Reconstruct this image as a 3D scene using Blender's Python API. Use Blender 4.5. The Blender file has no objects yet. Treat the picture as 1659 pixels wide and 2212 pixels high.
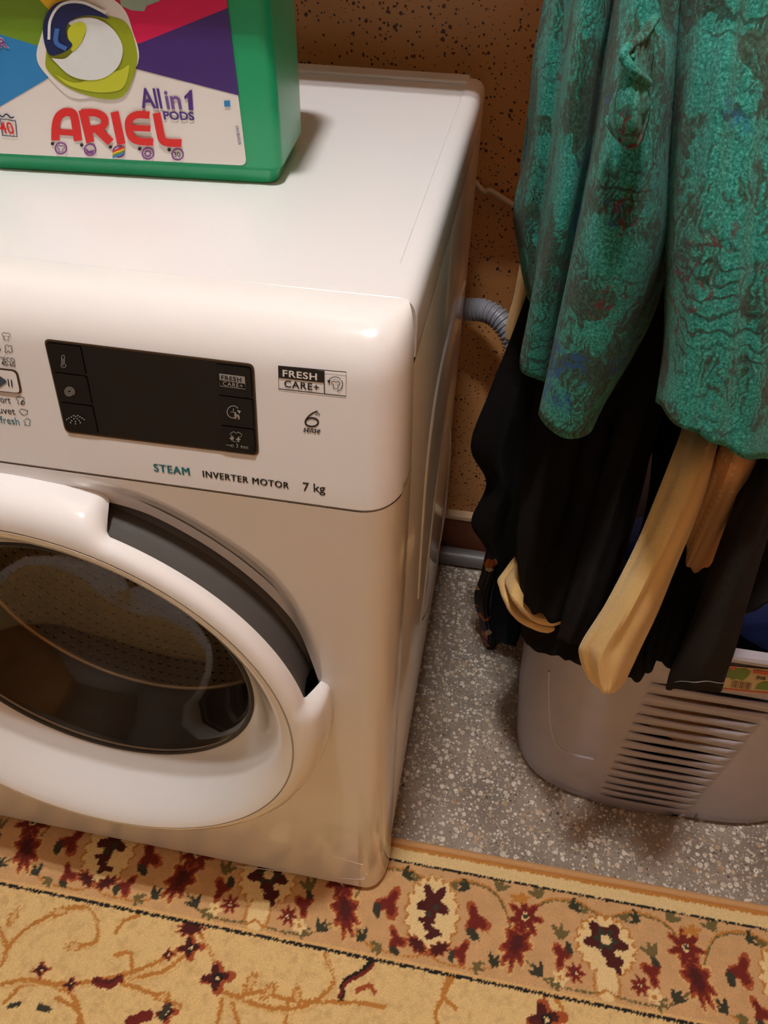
import bpy, bmesh, math, random
import numpy as np
from mathutils import Vector, Matrix
random.seed(7); rng = np.random.default_rng(7)
S = bpy.context.scene
C = S.collection
IW, IH = 1659, 2212
# ------------------------------------------------------------------ camera
CAM = np.array([0.0541, -0.3712, 1.0883]); FPX = 1631.0
CR = np.array([0.98364158, 0.17938382, 0.01645257])
CU = np.array([-0.13609507, 0.68020861, 0.72027382])
CF = np.array([-0.1180143, 0.7107304, -0.69349472])
cd = bpy.data.cameras.new('camera'); cam = bpy.data.objects.new('camera', cd); C.objects.link(cam)
cd.sensor_fit = 'VERTICAL'; cd.sensor_height = 24.0; cd.lens = 24.0 * FPX / IH; cd.clip_start = 0.01
cam.matrix_world = Matrix(((CR[0], CU[0], -CF[0], CAM[0]), (CR[1], CU[1], -CF[1], CAM[1]),
                           (CR[2], CU[2], -CF[2], CAM[2]), (0, 0, 0, 1)))
S.camera = cam
# ------------------------------------------------------------------ world, exposure
w = bpy.data.worlds.new('world'); S.world = w; w.use_nodes = True
w.node_tree.nodes['Background'].inputs[0].default_value = (0.9, 0.8, 0.7, 1)
w.node_tree.nodes['Background'].inputs[1].default_value = 0.02
vs = S.view_settings; vs.view_transform = 'Standard'; vs.look = 'None'; vs.gamma = 1; vs.use_curve_mapping = False
vs.exposure = 0.0
LAMP = (-0.07, -0.15, 2.36); LAMP_STRENGTH = 820.0; LAMP_COL = (1.0, 0.975, 0.95)

# ------------------------------------------------------------------ helpers
def lin(r, g, b):
    f = lambda c: (c / 255 / 12.92) if c / 255 <= 0.04045 else ((c / 255 + 0.055) / 1.055) ** 2.4
    return (f(r), f(g), f(b), 1)
def at(px, py, axis, val):
    d = CF + CR * (px - IW / 2) / FPX - CU * (py - IH / 2) / FPX
    return CAM + d * (val - CAM[axis]) / d[axis]
def atp(px, py, p0, n):
    d = CF + CR * (px - IW / 2) / FPX - CU * (py - IH / 2) / FPX
    p0 = np.array(p0); n = np.array(n)
    return CAM + d * (((p0 - CAM) @ n) / (d @ n))
def link(o, parent=None):
    C.objects.link(o)
    if parent is not None:
        o.parent = parent
        o.matrix_parent_inverse = Matrix.Translation(-parent.location) if parent.type == 'EMPTY' else Matrix.Identity(4)
    return o
def tag(o, label, cat, group=None):
    o['label'] = label; o['category'] = cat
    if group: o['group'] = group
    return o
def thing(name, label, cat, loc=(0, 0, 0), group=None):
    o = bpy.data.objects.new(name, None); C.objects.link(o); o.location = loc; o.empty_display_size = 0.05
    return tag(o, label, cat, group)
def mesh(name, verts, faces, mat, parent=None, smooth=True):
    m = bpy.data.meshes.new(name)
    m.from_pydata([tuple(map(float, v)) for v in verts], [], faces)
    m.validate(); m.update()
    bm = bmesh.new(); bm.from_mesh(m); bmesh.ops.remove_doubles(bm, verts=bm.verts, dist=1e-6)
    bmesh.ops.recalc_face_normals(bm, faces=bm.faces); bm.to_mesh(m); bm.free()
    if mat: m.materials.append(mat)
    if smooth:
        m.polygons.foreach_set('use_smooth', [True] * len(m.polygons))
        try: m.set_sharp_from_angle(angle=math.radians(38))
        except Exception: pass
    return link(bpy.data.objects.new(name, m), parent)
def struct(o):
    o['kind'] = 'structure'; return o
def grid_faces(nr, nc, closed_c=False, closed_r=False):
    f = []
    for i in range(nr if closed_r else nr - 1):
        for j in range(nc if closed_c else nc - 1):
            i2 = (i + 1) % nr; j2 = (j + 1) % nc
            f.append((i * nc + j, i * nc + j2, i2 * nc + j2, i2 * nc + j))
    return f
def boxv(x0, x1, y0, y1, z0, z1):
    return ([(x0,y0,z0),(x1,y0,z0),(x1,y1,z0),(x0,y1,z0),(x0,y0,z1),(x1,y0,z1),(x1,y1,z1),(x0,y1,z1)],
            [(0,3,2,1),(4,5,6,7),(0,1,5,4),(1,2,6,5),(2,3,7,6),(3,0,4,7)])
def box(name, x0, x1, y0, y1, z0, z1, mat, parent=None, bev=0.0, seg=3):
    v, f = boxv(x0, x1, y0, y1, z0, z1)
    o = mesh(name, v, f, mat, parent, smooth=bev > 0)
    if bev:
        md = o.modifiers.new('bevel', 'BEVEL'); md.width = bev; md.segments = seg; md.limit_method = 'ANGLE'
    return o
def catmull(P, n):
    """P: (k,...) control points -> n samples along the spline"""
    P = np.asarray(P, float); k = len(P)
    Q = np.concatenate([[2 * P[0] - P[1]], P, [2 * P[-1] - P[-2]]])
    t = np.linspace(0, k - 1, n); i = np.minimum(t.astype(int), k - 2); u = (t - i).reshape((-1,) + (1,) * (P.ndim - 1))
    a, b, c, d = Q[i], Q[i + 1], Q[i + 2], Q[i + 3]
    return 0.5 * ((2 * b) + (-a + c) * u + (2 * a - 5 * b + 4 * c - d) * u ** 2 + (-a + 3 * b - 3 * c + d) * u ** 3)
def tube(name, pts, r, mat, parent=None, n=12, samples=None, ridge=None, cap=True):
    P = catmull(pts, samples) if samples else np.asarray(pts, float)
    if samples and ridge is not None:       # even spacing along the length, four rings per corrugation
        L_ = np.concatenate([[0], np.cumsum(np.linalg.norm(np.diff(P, axis=0), axis=1))]); q_ = np.arange(0, L_[-1], 0.00175)
        P = np.stack([np.interp(q_, L_, P[:, c_]) for c_ in range(3)], 1)
    T = np.gradient(P, axis=0); T /= np.linalg.norm(T, axis=1)[:, None]
    up = np.array([0, 0, 1.0]) if abs(T[0][2]) < 0.9 else np.array([1.0, 0, 0])
    N = np.cross(T[0], up); N /= np.linalg.norm(N)
    V = []
    for k in range(len(P)):
        N = N - T[k] * (N @ T[k]); N /= np.linalg.norm(N); B = np.cross(T[k], N)
        rr = r if ridge is None else r * ridge(k)
        for j in range(n):
            a = 2 * math.pi * j / n
            V.append(P[k] + rr * (math.cos(a) * N + math.sin(a) * B))
    F = grid_faces(len(P), n, closed_c=True)
    if cap: F += [tuple(range(n))[::-1], tuple((len(P) - 1) * n + j for j in range(n))]
    return mesh(name, V, F, mat, parent)
# ---- materials
def nt(name):
    m = bpy.data.materials.new(name); m.use_nodes = True
    return m, m.node_tree, m.node_tree.nodes['Principled BSDF']
def N(t, typ, **kw):
    n = t.nodes.new(typ)
    for k, v in kw.items():
        if k.startswith('i_'): n.inputs[int(k[2:])].default_value = v
        else: setattr(n, k, v)
    return n
def ramp(t, stops, interp='LINEAR'):
    n = t.nodes.new('ShaderNodeValToRGB'); e = n.color_ramp.elements; n.color_ramp.interpolation = interp
    while len(e) > 1: e.remove(e[-1])
    e[0].position, e[0].color = stops[0][0], stops[0][1]
    for p, c in stops[1:]:
        x = e.new(p); x.color = c
    return n
def mixc(t, fac, a, b, blend='MIX'):
    n = t.nodes.new('ShaderNodeMix'); n.data_type = 'RGBA'; n.blend_type = blend
    for sock, v in ((n.inputs[0], fac), (n.inputs[6], a), (n.inputs[7], b)):
        if hasattr(v, 'is_output') or isinstance(v, bpy.types.NodeSocket): t.links.new(v, sock)
        else: sock.default_value = v
    return n.outputs[2]
def obj_coord(t, scale=(1, 1, 1)):
    c = t.nodes.new('ShaderNodeTexCoord'); m = t.nodes.new('ShaderNodeMapping'); m.inputs['Scale'].default_value = scale
    t.links.new(c.outputs['Object'], m.inputs[0]); return m.outputs[0]
def pm(name, col, rough=0.5, metal=0.0, var=0.04, scale=60.0, bump=0.0, coat=0.0, sheen=0.0, spec=0.5):
    m, t, b = nt(name)
    co = obj_coord(t)
    nz = N(t, 'ShaderNodeTexNoise'); nz.inputs['Scale'].default_value = scale; nz.inputs['Detail'].default_value = 3
    t.links.new(co, nz.inputs['Vector'])
    lo = tuple(max(0, c * (1 - var)) for c in col[:3]) + (1,); hi = tuple(min(1, c * (1 + var)) for c in col[:3]) + (1,)
    t.links.new(mixc(t, nz.outputs['Fac'], lo, hi), b.inputs['Base Color'])
    b.inputs['Roughness'].default_value = rough; b.inputs['Metallic'].default_value = metal
    b.inputs['Coat Weight'].default_value = coat; b.inputs['Coat Roughness'].default_value = 0.05
    b.inputs['Sheen Weight'].default_value = sheen; b.inputs['Specular IOR Level'].default_value = spec
    if bump:
        bp = N(t, 'ShaderNodeBump'); bp.inputs['Strength'].default_value = bump; bp.inputs['Distance'].default_value = 0.002
        t.links.new(nz.outputs['Fac'], bp.inputs['Height']); t.links.new(bp.outputs[0], b.inputs['Normal'])
    return m
M = {}
M['white'] = pm('white_enamel', lin(238, 235, 234), 0.16, var=0.01, coat=0.3)
M['white_top'] = pm('white_top_enamel', lin(234, 231, 232), 0.28, var=0.01, scale=400)
M['white_ring'] = pm('white_door_plastic', lin(244, 242, 242), 0.14, var=0.01, coat=0.3)
M['seam'] = pm('seam_grey', lin(186, 178, 170), 0.4)
M['dark_gap'] = pm('dark_gap', lin(40, 36, 32), 0.6)
M['pocket'] = pm('charcoal_plastic', lin(92, 89, 86), 0.45, bump=0.05, scale=900)
M['display'] = pm('black_display_glass', lin(16, 13, 11), 0.08, coat=0.6)
M['key'] = pm('black_key_glass', lin(13, 11, 10), 0.16, coat=0.4)
M['bezel'] = pm('bronze_bezel', lin(120, 96, 70), 0.3, metal=0.6)
M['print_black'] = pm('black_print', lin(34, 28, 26), 0.5)
M['print_teal'] = pm('teal_print', lin(34, 112, 122), 0.5)
M['print_grey'] = pm('pale_grey_print', lin(150, 146, 140), 0.5)
M['print_white'] = pm('white_print', lin(232, 228, 222), 0.5)
M['rubber'] = pm('grey_rubber', lin(52, 50, 48), 0.55)
M['hose'] = pm('grey_hose_plastic', lin(136, 140, 150), 0.38)
M['pipe'] = pm('grey_pipe_plastic', lin(112, 108, 108), 0.4)
M['cable'] = pm('white_cable', lin(205, 190, 170), 0.5)

# ------------------------------------------------------------------ setting
def terrazzo():
    m, t, b = nt('terrazzo_floor'); co = obj_coord(t)
    n0 = N(t, 'ShaderNodeTexNoise'); n0.inputs['Scale'].default_value = 9; n0.inputs['Detail'].default_value = 5; t.links.new(co, n0.inputs['Vector'])
    base = ramp(t, [(0.3, lin(126, 114, 102)), (0.5, lin(154, 140, 126)), (0.72, lin(178, 163, 148))]); t.links.new(n0.outputs['Fac'], base.inputs[0])
    col = base.outputs[0]
    for sc, keep, size, cols in ((105, 0.66, 0.40, [(0, lin(238, 230, 218)), (0.45, lin(218, 206, 190)), (0.75, lin(204, 182, 148)), (0.9, lin(176, 140, 102)), (1, lin(248, 244, 236))]),
                                 (190, 0.55, 0.38, [(0, lin(240, 232, 222)), (0.6, lin(208, 196, 180)), (0.85, lin(160, 130, 98)), (1, lin(70, 62, 56))]),
                                 (300, 0.5, 0.36, [(0, lin(205, 198, 188)), (0.7, lin(160, 150, 140)), (1, lin(80, 74, 70))])):
        wn = N(t, 'ShaderNodeTexNoise'); wn.inputs['Scale'].default_value = sc * 1.6; t.links.new(co, wn.inputs['Vector'])
        ad = N(t, 'ShaderNodeVectorMath', operation='MULTIPLY_ADD'); ad.inputs[1].default_value = (0.45 / sc,) * 3
        t.links.new(wn.outputs['Color'], ad.inputs[0]); t.links.new(co, ad.inputs[2])
        v = N(t, 'ShaderNodeTexVoronoi'); v.inputs['Scale'].default_value = sc; v.voronoi_dimensions = '2D'; t.links.new(ad.outputs[0], v.inputs['Vector'])
        sep = N(t, 'ShaderNodeSeparateColor'); t.links.new(v.outputs['Color'], sep.inputs[0])
        # chip where distance < random size, and only a share of cells
        sz = N(t, 'ShaderNodeMath', operation='MULTIPLY_ADD'); sz.inputs[1].default_value = size; sz.inputs[2].default_value = 0.06; t.links.new(sep.outputs[0], sz.inputs[0])
        lt = N(t, 'ShaderNodeMath', operation='LESS_THAN'); t.links.new(v.outputs['Distance'], lt.inputs[0]); t.links.new(sz.outputs[0], lt.inputs[1])
        kp = N(t, 'ShaderNodeMath', operation='LESS_THAN'); kp.inputs[1].default_value = keep; t.links.new(sep.outputs[1], kp.inputs[0])
        mu = N(t, 'ShaderNodeMath', operation='MULTIPLY'); t.links.new(lt.outputs[0], mu.inputs[0]); t.links.new(kp.outputs[0], mu.inputs[1])
        cr = ramp(t, cols); t.links.new(sep.outputs[2], cr.inputs[0])
        col = mixc(t, mu.outputs[0], col, cr.outputs[0])
    t.links.new(col, b.inputs['Base Color']); b.inputs['Roughness'].default_value = 0.5
    return m
def wall_mat():
    m, t, b = nt('speckled_wall_paint'); co = obj_coord(t)
    n0 = N(t, 'ShaderNodeTexNoise'); n0.inputs['Scale'].default_value = 6; n0.inputs['Detail'].default_value = 6; t.links.new(co, n0.inputs['Vector'])
    base = ramp(t, [(0.3, lin(188, 132, 78)), (0.6, lin(198, 144, 90)), (0.8, lin(206, 158, 108))]); t.links.new(n0.outputs['Fac'], base.inputs[0])
    col = base.outputs[0]
    for sc, keep, size, cols in ((58, 0.40, 0.26, [(0, lin(40, 22, 14)), (0.5, lin(104, 26, 12)), (0.7, lin(30, 22, 24)), (1, lin(52, 40, 60))]),
                                 (120, 0.48, 0.26, [(0, lin(56, 30, 18)), (0.6, lin(90, 40, 20)), (1, lin(34, 24, 22))]),
                                 (200, 0.50, 0.28, [(0, lin(80, 46, 26)), (1, lin(50, 30, 20))]),
                                 (38, 0.18, 0.16, [(0, lin(206, 172, 140)), (1, lin(196, 160, 130))])):
        wn = N(t, 'ShaderNodeTexNoise'); wn.inputs['Scale'].default_value = sc * 2; t.links.new(co, wn.inputs['Vector'])
        ad = N(t, 'ShaderNodeVectorMath', operation='MULTIPLY_ADD'); ad.inputs[1].default_value = (0.35 / sc,) * 3
        t.links.new(wn.outputs['Color'], ad.inputs[0]); t.links.new(co, ad.inputs[2])
        v = N(t, 'ShaderNodeTexVoronoi'); v.inputs['Scale'].default_value = sc; t.links.new(ad.outputs[0], v.inputs['Vector'])
        sep = N(t, 'ShaderNodeSeparateColor'); t.links.new(v.outputs['Color'], sep.inputs[0])
        sz = N(t, 'ShaderNodeMath', operation='MULTIPLY_ADD'); sz.inputs[1].default_value = size; sz.inputs[2].default_value = 0.05; t.links.new(sep.outputs[0], sz.inputs[0])
        lt = N(t, 'ShaderNodeMath', operation='LESS_THAN'); t.links.new(v.outputs['Distance'], lt.inputs[0]); t.links.new(sz.outputs[0], lt.inputs[1])
        kp = N(t, 'ShaderNodeMath', operation='LESS_THAN'); kp.inputs[1].default_value = keep; t.links.new(sep.outputs[1], kp.inputs[0])
        mu = N(t, 'ShaderNodeMath', operation='MULTIPLY'); t.links.new(lt.outputs[0], mu.inputs[0]); t.links.new(kp.outputs[0], mu.inputs[1])
        cr = ramp(t, cols); t.links.new(sep.outputs[2], cr.inputs[0])
        col = mixc(t, mu.outputs[0], col, cr.outputs[0])
    t.links.new(col, b.inputs['Base Color']); b.inputs['Roughness'].default_value = 0.42
    return m
M['floor'] = terrazzo(); M['wall'] = wall_mat()
M['plaster'] = pm('cream_plaster', lin(204, 193, 182), 0.8)
M['dim_paint'] = pm('taupe_wall_paint', lin(160, 148, 138), 0.8)
M['base_paint'] = pm('brown_baseboard_paint', lin(112, 62, 38), 0.5, var=0.1, scale=20)
M['base_lip'] = pm('mortar_lip', lin(196, 168, 134), 0.8, var=0.12, bump=0.3)
WB = 0.665
X0, X1, Y0, ZC = -1.35, 0.80, -1.55, 2.46
struct(box('floor', X0, X1, Y0, WB, -0.05, 0.0, M['floor']))
struct(box('wall_back', X0, X1, WB, WB + 0.08, -0.05, ZC, M['wall']))
struct(box('wall_right', X1, X1 + 0.08, Y0, WB, -0.05, ZC, M['wall']))
struct(box('wall_left', X0 - 0.08, X0, Y0, WB, -0.05, ZC, M['dim_paint']))
struct(box('wall_front', X0, X1, Y0 - 0.08, Y0, -0.05, ZC, M['dim_paint']))
struct(box('ceiling', X0, X1, Y0, WB, ZC, ZC + 0.06, M['plaster']))
bb = struct(box('baseboard_back', X0, X1, WB - 0.012, WB, 0.0, 0.098, M['base_paint'], None, 0.002))
# uneven mortar lip on top of the baseboard
V = []; n = 120
for i in range(n):
    x = X0 + (X1 - X0) * i / (n - 1); j = 0.002 * random.random()
    V += [(x, WB, 0.097), (x, WB - 0.013 - j, 0.097), (x, WB - 0.012 - j, 0.103 + j), (x, WB, 0.108 + j)]
mesh('mortar_lip', V, grid_faces(n, 4), M['base_lip'], bb)
# boxed bulkhead on the back wall above the machine (its edge shades the rear of the machine top)
struct(box('wall_bulkhead', X0, 0.06, 0.374, WB, 1.20, ZC, M['plaster']))

# ------------------------------------------------------------------ ceiling lamp
def lamp():
    lx, ly, lz = LAMP
    m, t, b = nt('lamp_tube_glow'); b.inputs['Base Color'].default_value = (1, 1, 1, 1)
    b.inputs['Emission Color'].default_value = LAMP_COL + (1,); b.inputs['Emission Strength'].default_value = LAMP_STRENGTH
    t_ = thing('ceiling_lamp', 'white twin tube lamp on the ceiling above the washing machine', 'lamp', (lx, ly, ZC))
    box('housing', lx - 0.21, lx + 0.21, ly - 0.15, ly + 0.15, lz + 0.035, ZC, M['print_white'], t_, 0.01)
    for s in (-1, 1):
        tube('light_tube', [(lx - 0.075, ly + s * 0.032, lz), (lx + 0.075, ly + s * 0.032, lz)], 0.013, m, t_, n=12)
        for e in (-1, 1):
            box('tube_holder', lx + e * 0.080 - 0.008, lx + e * 0.080 + 0.008, ly + s * 0.032 - 0.014, ly + s * 0.032 + 0.014, lz - 0.014, lz + 0.04, M['print_white'], t_, 0.002)
lamp()

# ------------------------------------------------------------------ washing machine
wm = thing('washing_machine', 'white front-loading washing machine with round door standing against the wall', 'washing machine', (-0.2975, 0.30, 0.0))
MX0, MX1, MD, ZT, ZF, ZB = -0.595, 0.0, 0.605, 0.85, 0.7236, 0.014
# --- plan curve of the front shell: right end -> front -> left end
RX, RY, OX = 0.034, 0.050, 0.004
def plan(n=14):
    P = []
    for i in range(n + 1):
        a = math.pi / 2 * i / n; ca, sa = math.cos(a) ** 0.8, math.sin(a) ** 0.8
        P.append((OX - RX + RX * ca, RY - RY * sa, math.cos(a)))            # from side (i=0) to front (i=n)
    q = [(MX0 + MX1 - x, y, s) for x, y, s in P[::-1]]
    mid = [(x, 0.0, 0.0) for x in np.linspace(OX - RX, MX0 + RX - OX, 22)[1:-1]]
    return P + mid + q
PL = plan()
TILT = 0.2126
def fprof():
    pr = [(TILT * (z - ZF), z) for z in np.linspace(ZF, 0.813, 12)]
    p0, p1, p2 = np.array((0.019, 0.813)), np.array((0.0268, 0.8498)), np.array((0.070, 0.85))
    for u in np.linspace(0, 1, 18)[1:]:
        q = (1 - u) ** 2 * p0 + 2 * u * (1 - u) * p1 + u * u * p2; pr.append(tuple(q))
    return pr
FP = [(0.012, ZF - 0.0005), (0.002, ZF - 0.0005), (0.0004, ZF + 0.0003)] + [(d, z) for d, z in fprof()[1:]]
V = []
def tgt(k):
    n = 14; m = len(PL)
    kk = k if k < m / 2 else m - 1 - k
    x = PL[k][0]
    if kk <= n:
        x = OX - 0.011 - (RX - 0.011) * kk / n
        if k >= m / 2: x = MX0 + MX1 - x
    return x, 0.0705
for d, z in FP:
    for k, (x, y, side) in enumerate(PL):
        tx, ty = tgt(k); f = d / 0.070 if d < 0.0701 else 1
        V.append((x + (tx - x) * f, y + (ty - y) * f, z))
fascia = mesh('control_panel', V, grid_faces(len(FP), len(PL)), M['white'], wm)
# thin dark shadow gaps (under panel, behind top edge)
V = [];
for z, off in ((ZF - 0.0016, 0.0009), (ZF + 0.0004, 0.0009)):
    for x, y, s in PL:
        sg = 1 if x > -0.3 else -1
        V.append((x - sg * s * off, y + (1 - s) * off, z))
mesh('panel_gap', V, grid_faces(2, len(PL)), M['seam'], wm)
# --- lower front panel with door opening and handle scoop
DCX, DCZ = -0.2975, 0.466
zt, zb = ZF - 0.0013, ZB
fx0, fx1 = MX0 + RX - OX, OX - RX
def sstep(a, b, x):
    t = np.clip((x - a) / (b - a), 0, 1); return t * t * (3 - 2 * t)
def scoop(r, ang):
    w = sstep(4, 24, ang) * (1 - sstep(62, 84, ang))
    ro = 0.244 + 0.026 * sstep(10, 45, ang) * (1 - 0.15 * sstep(60, 80, ang))
    return 0.011 * w * (1 - sstep(ro - 0.022, ro, r))
na, nrr = 384, 26; V = []
ANG = sorted(set([2 * math.pi * k / na for k in range(na)] + [math.atan2(cz - DCZ, cx - DCX) % (2 * math.pi) for cx in (fx0, fx1) for cz in (zt, zb + 0.012)]))
na = len(ANG)
for i in range(nrr):
    for a in ANG:
        ca, sa = math.cos(a), math.sin(a)
        tx = ((fx1 - DCX) if ca > 0 else (fx0 - DCX)) / ca if abs(ca) > 1e-6 else 9
        tz = ((zt - DCZ) if sa > 0 else (zb + 0.012 - DCZ)) / sa if abs(sa) > 1e-6 else 9
        R1 = min(tx, tz); u = i / (nrr - 1)
        r = 0.236 + (R1 - 0.236) * u ** 1.3
        deg = (math.degrees(a) + 180) % 360 - 180
        V.append((DCX + r * ca, scoop(r, deg) * (1 - u ** 6), DCZ + r * sa))
front = mesh('front_panel', V, grid_faces(nrr, na, closed_c=True), M['white'], wm)
# corner wraps + bottom rounding
V = []; rows = [(0.0, zt), (0.0, 0.5), (0.0, 0.25), (0.0, zb + 0.012), (0.002, zb + 0.006), (0.006, zb + 0.001), (0.012, zb)]
for d, z in rows:
    for x, y, s in PL[:15]: V.append((x - d * s, y + d * (1 - s), z))
mesh('corner_wrap', V, grid_faces(len(rows), 15), M['white'], wm)
V = []
for d, z in rows:
    for x, y, s in PL[-15:]: V.append((x + d * s, y + d * (1 - s), z))
mesh('corner_wrap', V, grid_faces(len(rows), 15), M['white'], wm)
V = []
for d, z in rows[3:]:
    for x in np.linspace(fx1, fx0, 8): V.append((x, d, z))
mesh('bottom_edge', V, grid_faces(4, 8), M['white'], wm)
# faint service-flap groove along the bottom of the front
for gpx in ([(466, 1793), (600, 1823), (720, 1850), (784, 1868)], [(150, 1806), (400, 1856), (600, 1881), (770, 1899), (792, 1888)]):
    tube('flap_groove', [at(x, y, 1, 0.0003) for x, y in gpx], 0.0006, M['white'], wm, n=8, samples=30)
def flat_strip(name, pts2, wd, surf, mat, parent, closed=False):
    P = np.asarray(pts2, float); n = len(P)
    if closed: T = np.roll(P, -1, 0) - np.roll(P, 1, 0)
    else: T = np.gradient(P, axis=0)
    T /= np.maximum(np.linalg.norm(T, axis=1), 1e-9)[:, None]
    Nn = np.stack([-T[:, 1], T[:, 0]], 1)
    V = [surf(*q) for q in P + Nn * wd / 2] + [surf(*q) for q in P - Nn * wd / 2]
    F = [(i, (i + 1) % n, n + (i + 1) % n, n + i) for i in range(n if closed else n - 1)]
    return V, F
# --- cabinet: side sheets, back, top plate
zs = 0.806
def prism_ring(xy, z0, z1):
    n = len(xy); V = [(x, y, z0) for x, y in xy] + [(x, y, z1) for x, y in xy]
    return V, [(i, (i + 1) % n, n + (i + 1) % n, n + i) for i in range(n)]
V, F = prism_ring([(MX1 - 0.003, 0.052), (MX1, 0.056), (MX1, MD - 0.01), (MX1 - 0.01, MD), (MX0 + 0.01, MD), (MX0, MD - 0.01), (MX0, 0.056), (MX0 + 0.003, 0.052)], 0.02, zs)
mesh('cabinet', V, F[:-1] + [tuple(range(8))[::-1]], M['white'], wm)
for gx in (MX1 - 0.0095, MX0 + 0.0035): box('cabinet_gap', gx, gx + 0.006, 0.044, 0.058, 0.022, 0.83, M['dark_gap'], wm)
# top plate, with rounded edges, skirt, shallow recessed field and rear strip
prof = [(0.0, zs + 0.001), (0.0, 0.836), (0.0012, 0.842), (0.004, 0.8466), (0.008, 0.849), (0.013, ZT), (0.0195, ZT), (0.0205, ZT - 0.0010), (0.0225, ZT - 0.0010)]
V = []
def tp(d):  # (x0,x1,y0,y1) loop, open at the front where it meets the control panel
    yb = MD - d if d < 0.02 else MD - d * 1.0 - 0.022
    yf = 0.0712 if d < 0.019 else 0.118
    return [(MX1 - d, yf), (MX1 - d, yb - 0.012), (MX1 - d - 0.003, yb - 0.003), (MX1 - d - 0.012, yb),
            (MX0 + d + 0.012, yb), (MX0 + d + 0.003, yb - 0.003), (MX0 + d, yb - 0.012), (MX0 + d, yf)]
for d, z in prof:
    for x, y in tp(d): V.append((x, y, z))
nr_ = len(prof); F = grid_faces(nr_, 8)
F.append(tuple((nr_ - 1) * 8 + j for j in range(8)))
# front border of the plate
a, b_ = 6 * 8, 7 * 8
F += [(a, a + 7, b_ + 7, b_), (b_, b_ + 7, b_ + 15, b_ + 8)]
F += [(0, 7, 8 + 7, 8)]
for k in range(6): F.append((k * 8, k * 8 + 7, (k + 1) * 8 + 7, (k + 1) * 8))
top = mesh('top_plate', V, F, M['white_top'], wm)
md = top.modifiers.new('bevel', 'BEVEL'); md.width = 0.0008; md.segments = 2; md.limit_method = 'ANGLE'; md.angle_limit = math.radians(30)
mesh('top_gap', [(MX0 + 0.014, 0.0695, ZT - 0.0006), (MX1 - 0.012, 0.0695, ZT - 0.0006), (MX1 - 0.012, 0.0716, ZT - 0.0006), (MX0 + 0.014, 0.0716, ZT - 0.0006)], [(0, 1, 2, 3)], M['seam'], wm)
box('rear_strip', MX0 + 0.018, MX1 - 0.018, 0.566, 0.596, ZT - 0.002, ZT + 0.0028, M['white_top'], wm, 0.0022)
# embossed relief lines pressed into the right side sheet
def side_loop(pts, r=0.0022, closed=False):
    P = [at(px, py, 0, MX1) for px, py in pts]
    tube('side_emboss', P, r, M['white'], wm, n=8, samples=60)
side_loop([(967, 905), (950, 990), (932, 1130), (918, 1260), (907, 1345)])
side_loop([(967, 905), (972, 960), (962, 1090), (945, 1200), (925, 1310), (907, 1345)])
side_loop([(1003, 610), (975, 690), (945, 820), (925, 960), (912, 1120), (902, 1290)], 0.0026)
for fx in (MX0 + 0.06, MX1 - 0.06):
    for fy, z0 in ((0.045, 0.0095), (MD - 0.06, 0.0)):
        V = []; F = []
        ring = [(fx + 0.02 * math.cos(2 * math.pi * k / 16), fy + 0.02 * math.sin(2 * math.pi * k / 16)) for k in range(16)]
        V, F = prism_ring(ring, z0, 0.022); mesh('foot', V, F + [tuple(range(16))[::-1]], M['rubber'], wm)

# --- door
def hc(a): return 0.047 - 0.013 * math.sin(a)
def lathe(name, prof, mat, parent, na=192, a0=0, a1=360, rfun=None):
    """prof: function angle -> list of (r,h)"""
    full = abs(a1 - a0 - 360) < 1e-6; V = []; n = na if full else na + 1
    rows = None
    for k in range(n):
        a = math.radians(a0 + (a1 - a0) * k / na); pr = prof(a); rows = len(pr)
        for r, h in pr: V.append((DCX + r * math.cos(a), -h, DCZ + r * math.sin(a)))
    return mesh(name, V, grid_faces(n, rows, closed_r=full), mat, parent)
def cut(deg): return sstep(7, 12, deg) * (1 - sstep(68, 73, deg))
def ring_prof(a):
    deg = (math.degrees(a) + 180) % 360 - 180; c = cut(deg); k = 1 - 0.52 * c; h = hc(a)
    out = [(0.243, -0.016), (0.2455, 0.0), (0.2460, 0.25 * h), (0.2450, 0.48 * h), (0.2420, 0.70 * h), (0.2370, 0.86 * h), (0.2300, 0.96 * h), (0.2240, 0.995 * h), (0.2206, h)]
    return [(0.2206 + (r - 0.2206) * k, hh * (1 - c) + c * (0.60 * h + 0.40 * max(hh, 0.0))) for r, hh in out]
door = lathe('door', ring_prof, M['white_ring'], wm, 360)
lathe('ring_seam', lambda a: [(0.2206, hc(a)), (0.2203, hc(a) - 0.0007), (0.2193, hc(a) - 0.0007), (0.2190, hc(a) + 0.0002)], M['seam'], door)
lathe('inner_funnel', lambda a: [(0.2190, hc(a) + 0.0002), (0.2150, hc(a) * 0.985), (0.2090, hc(a) * 0.92), (0.2010, hc(a) * 0.77), (0.1930, hc(a) * 0.56), (0.1850, hc(a) * 0.34), (0.1780, hc(a) * 0.16), (0.1720, hc(a) * 0.05), (0.1680, 0.0), (0.1672, -0.006)], M['white_ring'], door)
def pocket_prof(a):
    h = hc(a)
    return [(0.2322, 0.62 * h), (0.2300, 0.50 * h), (0.2255, 0.22 * h), (0.2235, -0.004), (0.2250, -0.013), (0.2310, -0.017), (0.2400, -0.0165), (0.2460, -0.0135), (0.2480, -0.0095)]
lathe('handle_pocket', pocket_prof, M['pocket'], door, 120, 8.5, 71.5)
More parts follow.
